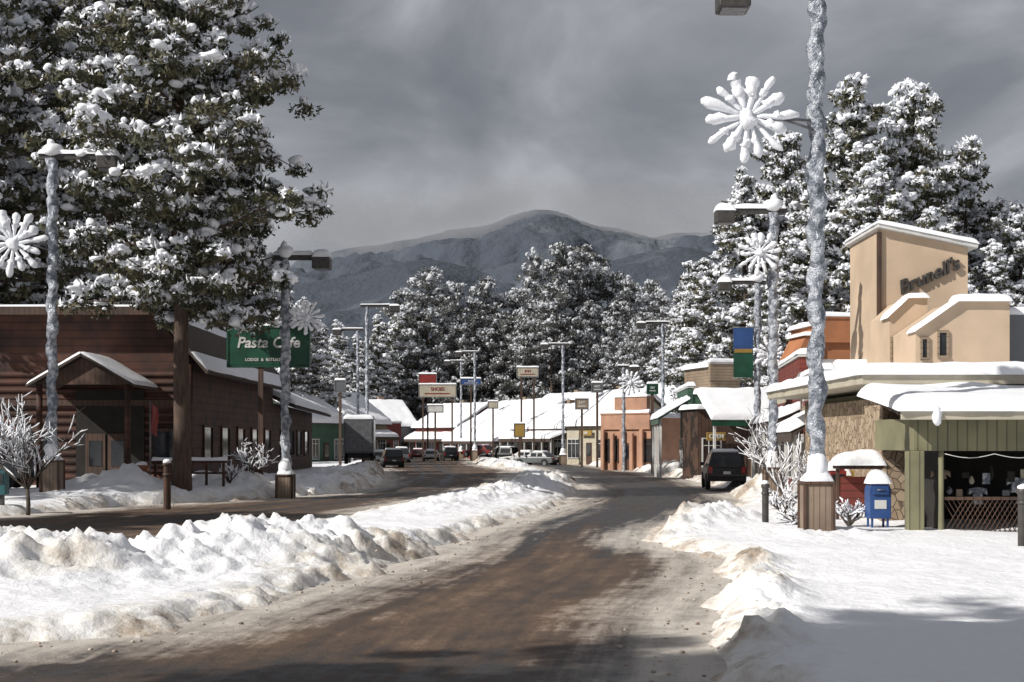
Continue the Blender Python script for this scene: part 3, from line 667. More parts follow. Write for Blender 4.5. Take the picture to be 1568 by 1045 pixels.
for i in range(44):
    x0=10.8+i*.18; m_=random.choice(['cream','tan','redpaint','tan','brownwood','cargrey','dark','brownwood','cream','foil'])
    zt_=random.uniform(1.2,2.0); hh=random.uniform(.2,.5); y_=random.uniform(35.4,36.2); k_=random.uniform(.5,1)
    q=g.p('goods_'+m_,M[m_],.03)
    if i%5==0: q.prism([(x0-.13,zt_-hh),(x0+.13,zt_-hh),(x0+.11,zt_-.12),(x0+.24,zt_-.2),(x0+.22,zt_-.04),(x0,zt_),(x0-.22,zt_-.04),(x0-.24,zt_-.2),(x0-.11,zt_-.12)],y_,y_+.12)
    elif i%3==1: q.tube([(x0,y_,zt_-hh),(x0,y_,zt_-hh*.7),(x0,y_,zt_-hh*.3),(x0,y_,zt_)],[.06*k_,.13*k_,.1*k_,.04*k_],8)
    else: q.box(x0-.1*k_,x0+.1*k_,y_,y_+.05,zt_-hh,zt_-hh*.4)
pts=[]
for i in range(40): pts.append((10.5+i*.2,34.85,2.08-.1*abs(math.sin(i*.52))))
g.p('light_string',M['white']).tube(pts,.010,4)
g.done()

# beige western-front store
g=Group('western_front_store',(0,0,0))
d=56
g.p('walls',M['beige']).prism([(wx(1348,d),-.5),(wx(1482,d),-.5),(wx(1482,d),wz(380,d)),(wx(1348,d),wz(350,d))],d,d+5)
g.p('coping',M['white'],.03).quadslab((wx(1341,d),d-.3,wz(350,d)),(wx(1494,d),d-.3,wz(382,d)),(wx(1494,d),d+5.3,wz(382,d)),(wx(1341,d),d+5.3,wz(350,d)),.16)
g.p('coping_snow',M['snow']).snow((wx(1340,d),d-.35,wz(350,d)+.16),(wx(1496,d),d-.35,wz(382,d)+.16),(wx(1496,d),d+5.3,wz(382,d)+.16),(wx(1340,d),d+5.3,wz(350,d)+.16),.2,.2,n=12)
d2=53
g.p('mid_walls',M['beige']).prism([(wx(1362,d2),-.5),(wx(1420,d2),-.5),(wx(1420,d2),wz(457,d2)),(wx(1392,d2),wz(457,d2)),(wx(1362,d2),wz(484,d2))],d2,d2+2.9)
g.p('coping_snow',M['snow']).snow((wx(1388,d2),d2-.15,wz(457,d2)),(wx(1423,d2),d2-.15,wz(457,d2)),(wx(1423,d2),d2+1,wz(457,d2)),(wx(1388,d2),d2+1,wz(457,d2)),.2,.2,n=6)
g.p('coping_snow',M['snow']).snow((wx(1357,d2),d2-.15,wz(488,d2)),(wx(1390,d2),d2-.15,wz(457,d2)),(wx(1390,d2),d2+1,wz(457,d2)),(wx(1357,d2),d2+1,wz(488,d2)),.14,.2,n=6)
d3=50
g.p('low_walls',M['beige']).prism([(wx(1402,d3),-.5),(wx(1546,d3),-.5),(wx(1546,d3),wz(462,d3)),(wx(1466,d3),wz(462,d3)),(wx(1402,d3),wz(506,d3))],d3,d3+2.95)
g.p('coping_snow',M['snow']).snow((wx(1464,d3),d3-.2,wz(462,d3)),(wx(1549,d3),d3-.2,wz(462,d3)),(wx(1549,d3),d3+1,wz(462,d3)),(wx(1464,d3),d3+1,wz(462,d3)),.26,.2,n=8)
g.p('coping_snow',M['snow']).snow((wx(1398,d3),d3-.2,wz(509,d3)),(wx(1466,d3),d3-.2,wz(462,d3)),(wx(1466,d3),d3+.9,wz(462,d3)),(wx(1398,d3),d3+.9,wz(509,d3)),.14,.2,n=8)
g.p('side_block',M['cargrey']).box(wx(1546,d3)+.01,wx(1546,d3)+8,d3+.6,d3+8,-.5,wz(480,d3))
g.p('coping_snow',M['snow']).snow((wx(1548,d3),d3+.5,wz(480,d3)),(wx(1548,d3)+8,d3+.5,wz(480,d3)),(wx(1548,d3)+8,d3+8,wz(480,d3)),(wx(1548,d3),d3+8,wz(480,d3)),.3,.2,n=8)
def win3(u0,u1,v0,v1,d,mm='dark'):
    g.p('window_glass',M['glass']).box(wx(u0,d),wx(u1,d),d-.03,d+.05,wz(v1,d),wz(v0,d))
    f=g.p('window_frames',M['tan'])
    f.box(wx(u0,d)-.07,wx(u1,d)+.07,d-.08,d,wz(v0,d),wz(v0,d)+.08); f.box(wx(u0,d)-.07,wx(u1,d)+.07,d-.1,d,wz(v1,d)-.08,wz(v1,d))
    f.box(wx(u0,d)-.07,wx(u0,d),d-.08,d,wz(v1,d),wz(v0,d)); f.box(wx(u1,d),wx(u1,d)+.07,d-.08,d,wz(v1,d),wz(v0,d))
win3(1438,1449,510,545,d3); win3(1412,1419,520,548,d3); win3(1366,1373,520,555,d2); win3(1380,1388,515,528,d2)
g.p('pilaster',M['brownwood']).box(wx(1344,d)-.02,wx(1349,d),d-.12,d+.1,-.5,wz(356,d))
g.text("Brunell's",.74,(wx(1420,d),d-.1,wz(424,d)),M['darkmetal'],90,-24,.06,.35)
g.done()

shop('red_gift_shop',(13.5,74),(11.9,58.5),9,5.2,'red',z=.1,bays=5,awn=(3.5,1.2,.5),posts=True,parapet=.5,sign=(.55,4.0,4,.8,'cream','GIFTS')).done()
shop('flat_front_shop',(11.85,58),(11.15,51),5,3.9,'tan',z=.1,bays=3,awn=(3.1,1.2,.6),posts=True,parapet=.8,sign=(.6,3.6,2.6,.7,'redpaint','LEATHER')).done()
g=shop('orange_building',(16.0,76),(21,76.6),4,wz(490,76)-.3,'orange',bays=3,parapet=.35,snowT=.3,trim='orange'); 
g.p('mansard',M['orange']).prism([(-1.7,5.6),(0,5.6),(0,7.9),(-.5,8.0)],-.3,2.5); g.p('side_wing',M['brownwood']).box(-1.2,-.01,0,2.4,-.5,5.58)
g.p('mansard_snow',M['snow']).snow((-.75,-.4,7.93),(0,-.4,7.93),(0,2.5,7.93),(-.75,2.5,7.93),.2,.15,n=8); g.done()
g=shop('green_shop',(11.6,99),(11.2,90),7,5.3,'green',bays=3,parapet=.4,awn=(4.9,2.0,1.2),posts=True,awnmat='greenpaint'); g.done()
g=shop('snow_roofed_store',(11.2,86.5),(16.2,87.5),3.0,4.3,'brownwood',bays=3,awn=(5.2,2.8,1.7),awnmat='greenpaint',posts=True,snowT=.3,sign=(.2,2.4,1.2,.5,'yellow','OPEN')); g.done()
shop('stucco_tower_shop',(wx(1088,97),97),(wx(1135,97),97.5),5,wz(562,97),'tan',bays=2,parapet=.2).done()
g=shop('adobe_shop',(wx(924,118),118),(wx(1008,112),113),9,4.2,'peach',bays=3,parapet=.3,step=(.25,.85,1.4),fm='brownwood',trim='peach'); 
for i in range(5):
    q=g.p('buttresses',M['peach'],.08); q.box(.1+i*1.15,.5+i*1.15,-.45,-.21,-.4,3.3-.3*(i%2))
g.done()
shop('white_gable_shop',(wx(868,145),145),(wx(938,138),138),8,3.8,'cream',bays=3,slope=3.2,snowT=.5,sign=(.5,2.9,2.0,.5,'yellow','DELI')).done()
shop('far_store',(wx(788,172),172),(wx(868,158),158),9,3.7,'tan',bays=4,awn=(3.2,2,.7),slope=2.6,posts=True,sign=(.3,3.2,3.0,.6,'orange','CAFE')).done()
shop('long_white_roof_store',(wx(700,196),196),(wx(790,180),180),14,3.4,'red',bays=5,awn=(3.2,2.2,1.0),posts=True,slope=4.0,snowT=.5).done()
shop('sign_store',(wx(636,206),206),(wx(700,200),200),12,4.2,'red',bays=4,slope=3.2,awn=(3.3,2,.8)).done()
shop('street_end_store',(wx(590,205),205),(wx(636,207),207),12,4.4,'cargrey',bays=4,slope=3.6).done()
shop('street_end_lodge',(wx(795,202),204),(wx(905,192),192),12,5.3,'brownwood',bays=4,slope=3.4,snowT=.5).done()
shop('hill_store',(wx(955,150),150),(wx(1050,146),146),12,4.8,'cream',bays=4,slope=3.2,snowT=.5).done()
shop('left_far_store',(wx(540,158),158),(wx(592,163),163),9,4.2,'tan',bays=3,slope=3.2,snowT=.5,awn=(3.3,1.6,.6)).done()
shop('left_far_store',(wx(470,132),132),(wx(528,138),138),10,4.0,'green',bays=3,slope=3.0,snowT=.5).done()
shop('left_far_store',(wx(575,182),182),(wx(612,184),184),9,3.6,'carred',bays=3,parapet=1.0).done()

def polesign(name,u0,u1,v0,v1,d,m_,tx,legs=(.5,),tm='white',z=0,sub=None,base=0):
    x0,x1=wx(u0,d),wx(u1,d); z0,z1=wz(v1,d),wz(v0,d); g=Group(name,(x0,d,0)); w=x1-x0
    g.p('board',M[m_],.03).box(0,w,-.12,.12,z0,z1); t=.09
    f=g.p('board_frame',M['greymetal' if m_!='greenpaint' else 'greenpaint'],.01); f.box(-t,w+t,-.15,.15,z1,z1+t); f.box(-t,w+t,-.15,.15,z0-t,z0); f.box(-t,0,-.15,.15,z0,z1); f.box(w,w+t,-.15,.15,z0,z1)
    for l in legs: g.p('posts',M['brownwood']).box(w*l-.1,w*l+.1,-.1,.1,base-.6,z0-t)
    g.p('snow_cap',M['snow']).snow((-t,-.16,z1+t),(w+t,-.16,z1+t),(w+t,.16,z1+t),(-t,.16,z1+t),.16,.12,n=10)
    h=z1-z0
    if sub:
        g.text(tx,h*.40,(w/2,-.13,z0+h*.60),M[tm],shear=.2,ext=.02); g.text(sub,h*.11,(w/2,-.13,z0+h*.15),M[tm],ext=.02)
    elif tx: g.text(tx,min(h*.4,w/len(tx)*1.1),(w/2,-.13,z0+h*.65),M[tm],ext=.02); g.p('sign_lines',M[tm]).box(w*.15,w*.85,-.135,-.123,z0+h*.22,z0+h*.32)
    g.done()
polesign('shop_sign',351,472,503,560,63,'greenpaint','Pasta Cafe',(.4,),sub='LODGE  &  RESTAURANT')
polesign('street_sign_board',642,698,590,608,175,'cream','SHOES',(.1,.9),tm='redpaint'); polesign('street_sign_board',642,668,574,588,175.4,'redpaint','',(.5,)); polesign('street_sign_board',706,736,581,589,172,'bluepaint','BANK',(.5,))
polesign('street_sign_board',788,803,650,669,150,'yellow','',(.5,)); polesign('street_sign_board',792,824,564,577,158,'cream','INN',(.2,.8),tm='redpaint')
polesign('street_sign_board',882,900,612,626,132,'tan','EAT',(.5,)); polesign('street_sign_board',907,922,588,600,128,'cargrey','ART',(.5,))
polesign('street_sign_board',992,1006,590,602,105,'greenpaint','SKI',(.5,)); polesign('street_sign_board',514,528,584,600,115,'cargrey','',(.5,))
polesign('street_sign_board',655,678,622,631,160,'white','',(.5,)); polesign('street_sign_board',748,762,616,625,165,'cream','',(.5,))

# log lodge on the left
g=Group('log_lodge',(0,0,0)); Y0=62; xr=wx(288,Y0); xl=-40
hi_=wz(474,Y0); ev=wz(548,Y0); xk=wx(238,Y0)
g.p('walls',M['log']).prism([(xl,-.5),(xr,-.5),(xr,ev),(xk,hi_-.2),(xl,hi_-.2)],Y0,Y0+22)
r=g.p('roof',M['shingle']); r.quadslab((xk,Y0-1.0,hi_),(xr+1.0,Y0-1.0,ev-.75),(xr+1.0,Y0+22.5,ev-.75),(xk,Y0+22.5,hi_),.16)
r.box(xl,xk,Y0-1.0,Y0+22.5,hi_-.19,hi_+.03)
s=g.p('roof_snow',M['snow'])
def lr(t,y): return (xk+(xr+1.05-xk)*t,y,hi_+.14+(ev-.62-hi_-.14)*t)
s.snow(lr(.0,Y0-1.05),lr(.22,Y0-1.05),lr(.22,Y0+22.5),lr(.0,Y0+22.5),.14,.35,n=14)
s.snow(lr(.72,Y0-1.05),lr(1,Y0-1.05),lr(1,Y0+22.5),lr(.72,Y0+22.5),.2,.35,n=14)
s.snow((xl,Y0-.9,hi_+.03),(xk,Y0-.9,hi_+.03),(xk,Y0+22,hi_+.03),(xl,Y0+22,hi_+.03),.12,.3,n=20)
g.p('fascia_board',M['brownwood']).box(xl,xk,Y0-1.06,Y0-1.003,hi_-.32,hi_-.02)
xe=wx(478,104)
w2=g.p('wing_walls',M['log'])
w2.add([(xr,Y0+22.01,-.5),(xe,104,-.5),(xe-12,104,-.5),(xr-14,Y0+22.01,-.5),(xr,Y0+22.01,4.6),(xe,104,4.4),(xe-12,104,4.4),(xr-14,Y0+22.01,4.6)],[(0,1,5,4),(1,2,6,5),(2,3,7,6),(3,0,4,7),(4,5,6,7)])
r.quadslab((xr+1.2,Y0+22.51,4.3),(xe+1.2,105,4.1),(xe-6,105,7.2),(xr-6,Y0+22.51,7.4),.16)
s.snow((xr+1.3,Y0+22.5,4.5),(xe+1.3,105.1,4.3),(xe-6,105.1,7.4),(xr-6,Y0+22.5,7.6),.35,.25,n=20)
for i,yy in enumerate([65,69,73,77,81,87,91,95,99]):
    xx=xr if yy<84 else xr+(xe-xr)*(yy-84)/20
    g.p('window_glass',M['glass']).box(xx-.05,xx+.03,yy,yy+1.8,1.5,3.0)
    f=g.p('window_frames',M['brownwood']); f.box(xx-.02,xx+.09,yy-.12,yy+1.92,3.0,3.12); f.box(xx-.02,xx+.1,yy-.12,yy+1.92,1.38,1.5); f.box(xx-.02,xx+.09,yy-.12,yy,1.5,3.0); f.box(xx-.02,xx+.09,yy+1.8,yy+1.92,1.5,3.0)
pc=wx(165,Y0); pw=1.95; ph=wz(594,Y0); pk=wz(556,Y0)
g.p('porch_gable',M['brownwood']).prism([(pc-pw,ph),(pc+pw,ph),(pc,pk)],Y0-3.6,Y0-3.4)
for sg in(-1,1):
    a=(pc+sg*(pw+.25),Y0-3.9,ph-.12);b=(pc,Y0-3.9,pk+.08);c=(pc,Y0-.02,pk+.08);d_=(pc+sg*(pw+.25),Y0-.02,ph-.12)
    if sg<0: r.quadslab(a,b,c,d_,.1); s.snow(*[(p[0],p[1],p[2]+.11) for p in(a,b,c,d_)],.12,.15,n=8)
    else: r.quadslab(b,a,d_,c,.1); s.snow(*[(p[0],p[1],p[2]+.11) for p in(b,a,d_,c)],.12,.15,n=8)
    g.p('porch_posts',M['log']).tube([(pc+sg*(pw-.15),Y0-3.5,-.3),(pc+sg*(pw-.15),Y0-3.5,ph)],.13,8)
g.p('entry_shade',M['dark']).box(wx(118,Y0),wx(222,Y0),Y0-.16,Y0+.02,0,wz(598,Y0))  # near-black slab on the wall, painted shade for the entry
g.p('door',M['brownwood']).box(pc-.9,pc-.05,Y0-.22,Y0-.163,0,2.7); g.p('door',M['brownwood']).box(pc+.05,pc+.9,Y0-.22,Y0-.163,0,2.7)
for sx in(-.75,.2): g.p('window_glass',M['glass']).box(pc+sx,pc+sx+.55,Y0-.24,Y0-.223,1.3,2.4)
for u0,u1 in((20,75),(235,275)):
    x0,x1=wx(u0,Y0),wx(u1,Y0); g.p('window_glass',M['glass']).box(x0,x1,Y0-.13,Y0+.02,1.4,2.8); f=g.p('window_frames',M['brownwood'])
    f.box(x0-.1,x1+.1,Y0-.19,Y0,2.8,2.92); f.box(x0-.1,x1+.1,Y0-.2,Y0,1.28,1.4); f.box(x0-.1,x0,Y0-.19,Y0,1.4,2.8); f.box(x1,x1+.1,Y0-.19,Y0,1.4,2.8)
g.p('corner_logs',M['log']).tube([(xr+.02,Y0-.02,-.5),(xr+.02,Y0-.02,ev-.3)],.2,8)
g.p('belt_log',M['brownwood']).box(xl,xr-.25,Y0-.18,Y0-.001,3.9,4.15)
for i in range(22):
    zc_=-.2+i*.34
    if zc_<ev-.4: g.p('log_courses',M['log']).tube([(xl,Y0+.04,zc_),(xr-.2,Y0+.04,zc_)],.14,6,cap=False)
g.done()
g=Group('wooden_railing',(wx(236,59),59,gz(wx(236,59),59)))
for i in range(5): g.p('posts',M['log']).box(i*.7,i*.7+.1,-.05,.05,-.4,1.0)
g.p('rails',M['log']).box(-.1,3.0,-.04,.04,.85,.95); g.p('rails',M['log']).box(-.1,3.0,-.04,.04,.4,.48)
g.p('rail_snow',M['snow']).snow((-.1,-.07,.95),(3.0,-.07,.95),(3.0,.07,.95),(-.1,.07,.95),.14,.07,n=9); g.done()
g=Group('flower_pot',(wx(217,58.5),58.5,1.0)); g.p('pot',M['terracotta']).tube([(0,0,-.8),(0,0,.3),(0,0,.31),(0,0,.4)],[.17,.25,.3,.3],14); g.p('pot_snow',M['snow']).blob((0,0,.42),(.24,.24,.14)); g.done()
g=Group('flag',(wx(230,58),58,gz(wx(230,58),58))); g.p('flagpole',M['greymetal']).tube([(0,0,-.3),(0,0,3.1)],.03,6)
vs=[];fs=[]
for j in range(9):
    for i in range(5): vs.append((.02+i*.07+.03*math.sin(j*.8),.06*math.sin(i*1.6+j*.5),3.0-j*.15-i*.05))
for j in range(8):
    for i in range(4): fs.append((j*5+i,j*5+i+1,(j+1)*5+i+1,(j+1)*5+i))
g.p('cloth',M['redpaint']).add(vs,fs,True); g.done()

def bollard(x,y,h,m_='darkmetal',w=.12):
    g=Group('bollard',(x,y,gz(x,y)-.1)); g.p('post',M[m_],.02).tube([(0,0,-.3),(0,0,h-.12),(0,0,h-.1),(0,0,h-.03),(0,0,h)],[w,w,w*1.3,w*1.3,w*.8],12)
    g.p('collar',M[m_]).tube([(0,0,h*.75),(0,0,h*.8)],w*1.2,12); g.p('snow_cap',M['snow']).blob((0,0,h+.02),(w*1.1,w*1.1,w*.8)); g.done()
bollard(wx(1172,38),38,1.15,w=.09); bollard(wx(256,50),50,1.9,'brownwood',.13)
bollard(wx(1566,30),30,1.3,w=.1)
x0,y0=wx(1344,36.5),36.5
g=Group('mailbox',(x0,y0,gz(x0,y0)-.02))
pr=[(-.27,.25),(.27,.25),(.27,.95)]+[(.27*math.cos(a*math.pi/10),.95+.27*math.sin(a*math.pi/10)) for a in range(1,10)]+[(-.27,.95)]
g.p('body',M['bluepaint'],.015).prism(pr,-.28,.28)
for sx in(-.22,.17):
    for sy in(-.24,.19): g.p('legs',M['bluepaint']).box(sx,sx+.05,sy,sy+.05,-.3,.25)
g.p('pull_door',M['bluepaint'],.01).box(-.2,.2,-.33,-.283,.86,1.08); g.p('handle',M['greymetal']).tube([(-.1,-.36,.98),(.1,-.36,.98)],.015,6); g.p('label',M['white']).box(-.15,.15,-.29,-.283,.5,.72)
g.p('snow_cap',M['snow']).snow((-.3,-.32,1.13),(.3,-.32,1.13),(.3,.32,1.13),(-.3,.32,1.13),.35,.25,n=6); g.done()
def newsbox(x,y,m_):
    g=Group('newspaper_box',(x,y,gz(x,y))); g.p('cabinet',M[m_],.02).box(-.24,.24,-.2,.2,.35,1.15); g.p('pedestal',M['darkmetal']).box(-.12,.12,-.1,.1,-.3,.35)
    g.p('window',M['glass']).box(-.17,.17,-.22,-.203,.7,1.05); g.p('coin_box',M[m_],.01).box(.04,.2,-.16,.1,1.15,1.3); g.p('snow_cap',M['snow']).snow((-.26,-.22,1.15),(.04,-.22,1.15),(.04,.22,1.15),(-.26,.22,1.15),.28,.15,n=5); g.done()
newsbox(wx(1281,41),41,'redpaint'); newsbox(wx(1300,43),43,'yellow'); newsbox(wx(0,47),47,'teal')
g=Group('snowy_canopy',(wx(1315,39),39,gz(wx(1315,39),39)))
g.p('canopy_top',M['brownwood'],.02).box(-.62,.6,-.4,.4,1.42,1.52)
for sx in(-.55,.47): g.p('canopy_posts',M['brownwood']).box(sx,sx+.08,.25,.33,-.4,1.42)
g.p('canopy_panel',M['red']).box(-.47,.47,.27,.31,.3,1.2); g.p('canopy_snow',M['snow']).snow((-.72,-.45,1.52),(.68,-.45,1.52),(.68,.45,1.52),(-.72,.45,1.52),.36,.3,n=8); g.done()

# ------------------------------------------------------------------ cars
def car(name,x,y,rot,paint,kind='suv',z=None):
    z=gz(x,y) if z is None else z
    g=Group(name,M4=Matrix.Translation((x,y,z))@Matrix.Rotation(math.radians(rot),4,'Z'))
    suv=kind=='suv'; H=1.78 if suv else 1.45; hw=.93; belt=1.05 if suv else .92
    def loft(part,m_,poly,wfun,bev=.05):
        b=g.p(part,m_,bev); n=len(poly); vs=[(-wfun(zz),yy,zz) for yy,zz in poly]+[(wfun(zz),yy,zz) for yy,zz in poly]
        b.add(vs,[list(range(n)),list(range(2*n-1,n-1,-1))]+[(i,i+n,(i+1)%n+n,(i+1)%n) for i in range(n)])
    if suv: body=[(-2.25,.4),(-2.3,.7),(-2.24,belt),(1.0,belt+.0),(2.1,.96),(2.28,.75),(2.25,.4)]; gh=[(-2.2,belt+.01),(-2.0,H-.04),(-1.7,H),(.1,H),(.35,H-.06),(1.05,belt+.01)]
    else: body=[(-2.2,.35),(-2.28,.65),(-2.15,belt),(1.0,belt),(2.05,.8),(2.25,.62),(2.22,.35)]; gh=[(-1.75,belt+.01),(-1.1,H),(.1,H),(.95,belt+.01)]
    loft('body',paint,body[::-1],lambda zz: hw-.06*abs(zz-.7)); wf=lambda zz: hw-.05-(zz-belt)*.3
    loft('cabin',paint,gh[::-1],wf,.05)
    gl=g.p('windows',M['glass'])
    zb,zt_=belt+.08,H-.12
    def yat(zz,rear):
        a,b=(gh[0],gh[1]) if rear else (gh[-1],gh[-2]); return a[0]+(b[0]-a[0])*(zz-a[1])/(b[1]-a[1])
    for rear in(True,False):
        o=-.02 if rear else .02
        y1,y2=yat(zb,rear)+o,yat(zt_,rear)+o; w1,w2=wf(zb)-.12,wf(zt_)-.12
        gl.add([(-w1,y1,zb),(w1,y1,zb),(w2,y2,zt_),(-w2,y2,zt_)],[(0,1,2,3)])
    for sg in(-1,1):
        for ya,yb in ((yat(zt_,True)+.15,-.55),(-.45,yat(zt_,False)-.1)):
            gl.add([(sg*(wf(zb)+.012),ya,zb),(sg*(wf(zb)+.012),yb,zb),(sg*(wf(zt_)+.012),yb,zt_),(sg*(wf(zt_)+.012),ya,zt_)],[(0,1,2,3)])
        for yy in(-1.4,1.4):
            g.p('tyres',M['rubber'],.03).tube([(sg*(hw-.2),yy,.33),(sg*(hw+.02),yy,.33)],.34,20,smooth=False); g.p('hubs',M['greymetal']).tube([(sg*(hw+.0),yy,.33),(sg*(hw+.035),yy,.33)],.19,12,smooth=False)
            g.p('arches',M['rubber']).tube([(sg*(hw-.1),yy,.36),(sg*(hw+.005),yy,.36)],.41,20,smooth=False)
        g.p('tail_lights',M['redlens'],.01).box(sg*.78-.1,sg*.78+.1,-2.33,-2.2,.75,1.08 if suv else .88)
        g.p('head_lights',M['white'],.01).box(sg*.68-.17,sg*.68+.17,2.15,2.3,.66,.82)
        g.p('mirrors',paint,.02).box(sg*(hw+.07)-.09,sg*(hw+.07)+.09,.62,.74,belt+.03,belt+.2)
    g.p('bumpers',M['rubber'],.03).box(-.9,.9,-2.38,-2.2,.38,.6); g.p('bumpers',M['rubber'],.03).box(-.9,.9,2.2,2.34,.36,.58)
    g.p('number_plate',M['white']).box(-.17,.17,-2.35,-2.305,.72,.85)
    g.p('roof_snow',M['snow']).snow((-.62,-1.75 if suv else -1.05,H-.02),(.62,-1.75 if suv else -1.05,H-.02),(.62,.1,H-.02),(-.62,.1,H-.02),.14,.15,n=8)
    g.done()
car('parked_suv',wx(1117,68),70,-4,M['carblack'],z=.1)
car('parked_car',wx(1082,92),95,8,M['cargrey'],'sedan',z=.1)
car('parked_suv',wx(614,160),160,8,M['cargrey']); car('parked_car',wx(640,190),190,5,M['carred'],'sedan'); car('parked_suv',wx(688,175),175,8,M['carblack'])
car('parked_car',wx(800,150),152,70,M['carwhite'],'sedan'); car('parked_car',wx(822,141),143,60,M['cargrey'],'sedan'); car('parked_car',wx(580,145),145,10,M['carwhite'],'sedan')
car('parked_suv',wx(600,130),130,10,M['carblack']); car('parked_car',wx(660,170),170,5,M['carwhite'],'sedan'); car('parked_suv',wx(765,165),166,60,M['carblack']); car('parked_car',wx(735,172),173,50,M['carred'],'sedan')
car('parked_suv',wx(15,62),58,95,M['cargrey'],z=.5)
g=Group('box_truck',M4=Matrix.Translation((wx(545,105),108,gz(wx(545,105),108)))@Matrix.Rotation(math.radians(4),4,'Z'))
g.p('cargo_box',M['cargrey'],.04).box(-1.1,1.1,-3.2,1.6,.8,3.3); g.p('cab',M['carwhite'],.08).box(-1.0,1.0,1.7,3.4,.5,2.2); g.p('rear_door',M['greymetal'],.01).box(-.95,.95,-3.24,-3.203,.95,3.1)
g.p('chassis',M['rubber']).box(-.8,.8,-3.2,3.3,.45,.795); g.p('windscreen',M['glass']).box(-.85,.85,3.37,3.42,1.4,2.05)
for sx in(-.95,.95):
    for yy in(-2.2,2.6): g.p('tyres',M['rubber']).tube([(sx-.13,yy,.45),(sx+.13,yy,.45)],.45,16,smooth=False)
g.p('roof_snow',M['snow']).snow((-1.1,-3.2,3.3),(1.1,-3.2,3.3),(1.1,1.6,3.3),(-1.1,1.6,3.3),.3,.2,n=8); g.done()

# ------------------------------------------------------------------ mountains
def mtn(name,sil,dist,depth,m_,nz,seed,smooth=300):
    us=np.linspace(-900,2500,480); X=(us-CX)*dist/F; su=[s[0] for s in sil]; sv=[s[1] for s in sil]
    H=EYE+(HY-np.interp(us,su,sv))*dist/F
    kk=np.ones(7)/7; H=np.convolve(np.pad(H,3,'edge'),kk,'valid')
    T=np.linspace(0,1.35,130); XX_,TT=np.meshgrid(X,T); YY_=dist-depth*(1-TT)
    pr=np.where(TT<=1,TT**.85,1-(TT-1)*1.6)
    n=1-np.abs(nfield(XX_,YY_,1/560.,seed,.9,7))*2.2
    wgt=np.clip(np.minimum(TT*3,1),0,1)*np.where(TT<1,1-.88*TT**4,.2)
    Z=H[None,:]*pr+(n-.6)*nz*wgt*H.mean()
    gridmesh(name,XX_,YY_,Z,m=m_)
def mtnmat(name,a,b_,sc1,lo=.5,hi=.66):  # blue-grey base colours carry the aerial haze of distance
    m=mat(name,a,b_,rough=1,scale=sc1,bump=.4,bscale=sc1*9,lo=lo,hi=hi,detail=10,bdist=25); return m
mtn('mountain',[(-900,500),(0,470),(400,420),(450,408),(500,392),(530,382),(560,380),(600,370),(640,366),(690,352),(720,350),(745,350),(775,336),(805,322),(830,317),(850,320),(880,334),(905,350),(930,349),(955,354),(990,366),(1010,360),(1035,352),(1060,354),(1100,350),(1200,380),(1600,430),(2500,500)],3200,1700,mtnmat('hazy_forest_slope',(.060,.073,.096),(.17,.19,.22),.0055,.52,.70),.26,4)
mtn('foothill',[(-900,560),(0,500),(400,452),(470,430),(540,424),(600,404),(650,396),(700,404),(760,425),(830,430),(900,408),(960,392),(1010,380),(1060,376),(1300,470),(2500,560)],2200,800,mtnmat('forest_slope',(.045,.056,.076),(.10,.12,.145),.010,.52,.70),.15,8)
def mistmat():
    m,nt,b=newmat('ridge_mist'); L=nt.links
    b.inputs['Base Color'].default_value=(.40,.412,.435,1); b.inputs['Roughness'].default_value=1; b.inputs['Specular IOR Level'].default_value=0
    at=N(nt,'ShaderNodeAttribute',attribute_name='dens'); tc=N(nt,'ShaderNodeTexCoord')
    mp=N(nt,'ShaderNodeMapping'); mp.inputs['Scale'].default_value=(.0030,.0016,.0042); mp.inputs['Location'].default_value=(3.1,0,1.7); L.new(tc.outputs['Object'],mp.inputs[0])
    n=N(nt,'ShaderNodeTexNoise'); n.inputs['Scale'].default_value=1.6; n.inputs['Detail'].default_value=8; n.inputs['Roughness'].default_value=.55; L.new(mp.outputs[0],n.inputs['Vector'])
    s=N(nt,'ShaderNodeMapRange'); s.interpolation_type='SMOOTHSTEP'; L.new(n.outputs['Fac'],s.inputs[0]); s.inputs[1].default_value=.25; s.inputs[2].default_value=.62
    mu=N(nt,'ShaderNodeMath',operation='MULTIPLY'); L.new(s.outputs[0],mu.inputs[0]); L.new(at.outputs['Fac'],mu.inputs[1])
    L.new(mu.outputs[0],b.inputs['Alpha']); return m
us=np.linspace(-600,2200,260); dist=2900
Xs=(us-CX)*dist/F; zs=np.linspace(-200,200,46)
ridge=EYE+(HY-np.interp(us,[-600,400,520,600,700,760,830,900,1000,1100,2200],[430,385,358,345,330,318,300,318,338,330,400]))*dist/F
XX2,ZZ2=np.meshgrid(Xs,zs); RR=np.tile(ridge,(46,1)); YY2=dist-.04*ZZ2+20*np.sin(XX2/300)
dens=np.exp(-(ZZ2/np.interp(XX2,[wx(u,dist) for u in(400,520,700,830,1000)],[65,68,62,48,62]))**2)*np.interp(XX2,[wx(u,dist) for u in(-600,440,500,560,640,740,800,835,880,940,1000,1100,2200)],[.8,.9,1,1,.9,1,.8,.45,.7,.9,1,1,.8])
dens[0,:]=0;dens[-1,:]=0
gridmesh('ridge_mist',XX2,YY2,RR+ZZ2,attrs={'dens':dens},m=mistmat())

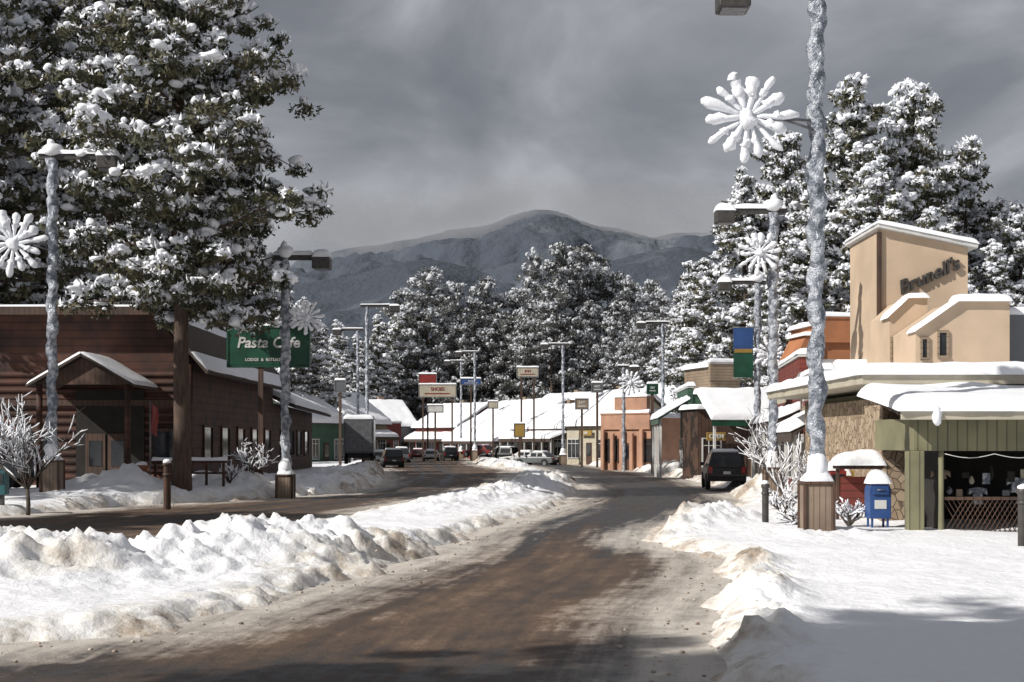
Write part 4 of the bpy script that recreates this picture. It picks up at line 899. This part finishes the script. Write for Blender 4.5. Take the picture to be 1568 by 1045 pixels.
# ------------------------------------------------------------------ sky and light
sx,sy,sz=-.74,-.42,.62; az=math.atan2(sx,sy); el=math.atan2(sz,math.hypot(sx,sy))
w=bpy.data.worlds.new('World'); sc.world=w; w.use_nodes=True; nt=w.node_tree; L=nt.links; bg=nt.nodes['Background']
sky=N(nt,'ShaderNodeTexSky',sky_type='NISHITA'); sky.sun_disc=False; sky.sun_elevation=el; sky.sun_rotation=az%(2*math.pi)
tc=N(nt,'ShaderNodeTexCoord'); mp=N(nt,'ShaderNodeMapping'); mp.inputs['Scale'].default_value=(1.9,1.9,3.6); mp.inputs['Rotation'].default_value=(0,-.35,0); mp.inputs['Location'].default_value=(.35,0,.2); L.new(tc.outputs['Generated'],mp.inputs[0])
n=N(nt,'ShaderNodeTexNoise'); n.inputs['Scale'].default_value=2.6; n.inputs['Detail'].default_value=8; n.inputs['Roughness'].default_value=.5; n.inputs['Distortion'].default_value=.5; L.new(mp.outputs[0],n.inputs['Vector'])
sp=N(nt,'ShaderNodeSeparateXYZ'); L.new(tc.outputs['Generated'],sp.inputs[0])
hz=N(nt,'ShaderNodeMapRange'); L.new(sp.outputs[2],hz.inputs[0]); hz.inputs[1].default_value=.12; hz.inputs[2].default_value=.24; hz.inputs[3].default_value=.11; hz.inputs[4].default_value=0
hl=N(nt,'ShaderNodeMapRange'); L.new(sp.outputs[0],hl.inputs[0]); hl.inputs[1].default_value=-.15; hl.inputs[2].default_value=.1; hl.inputs[3].default_value=1.9; hl.inputs[4].default_value=.4
hm=N(nt,'ShaderNodeMath',operation='MULTIPLY'); L.new(hz.outputs[0],hm.inputs[0]); L.new(hl.outputs[0],hm.inputs[1])
ad=N(nt,'ShaderNodeMath',operation='ADD'); L.new(n.outputs['Fac'],ad.inputs[0]); L.new(hm.outputs[0],ad.inputs[1])
r=N(nt,'ShaderNodeValToRGB'); e=r.color_ramp.elements; e[0].position=.34; e[0].color=(.165,.17,.19,1); e[1].position=.74; e[1].color=(.52,.53,.56,1); x=e.new(.47); x.color=(.22,.225,.247,1); x=e.new(.58); x.color=(.31,.315,.337,1)
L.new(ad.outputs[0],r.inputs['Fac'])
mu=N(nt,'ShaderNodeMix',data_type='RGBA',blend_type='MULTIPLY'); mu.inputs[0].default_value=1; L.new(r.outputs[0],mu.inputs[6]); mu.inputs[7].default_value=(10,10,10,1)
mx=N(nt,'ShaderNodeMix',data_type='RGBA'); mx.inputs[0].default_value=.93; L.new(sky.outputs[0],mx.inputs[6]); L.new(mu.outputs[2],mx.inputs[7])
L.new(mx.outputs[2],bg.inputs['Color']); bg.inputs['Strength'].default_value=.1
sl=bpy.data.lights.new('sun','SUN'); sl.energy=5.0; sl.angle=math.radians(.6); sl.color=(1,.955,.89)
so=link(bpy.data.objects.new('sun',sl)); so.rotation_euler=Vector((sx,sy,sz)).to_track_quat('Z','Y').to_euler(); so.location=(-30,-20,40)
cam=bpy.data.cameras.new('camera'); cam.lens=36*F/1568; cam.sensor_width=36; cam.shift_y=(HY-522.5)/1568; cam.clip_end=20000; cam.clip_start=.1
co=link(bpy.data.objects.new('camera',cam)); co.location=(0,0,EYE); co.rotation_euler=(math.radians(90),0,0); sc.camera=co
sc.view_settings.view_transform='Standard'; sc.view_settings.look='None'; sc.view_settings.exposure=0
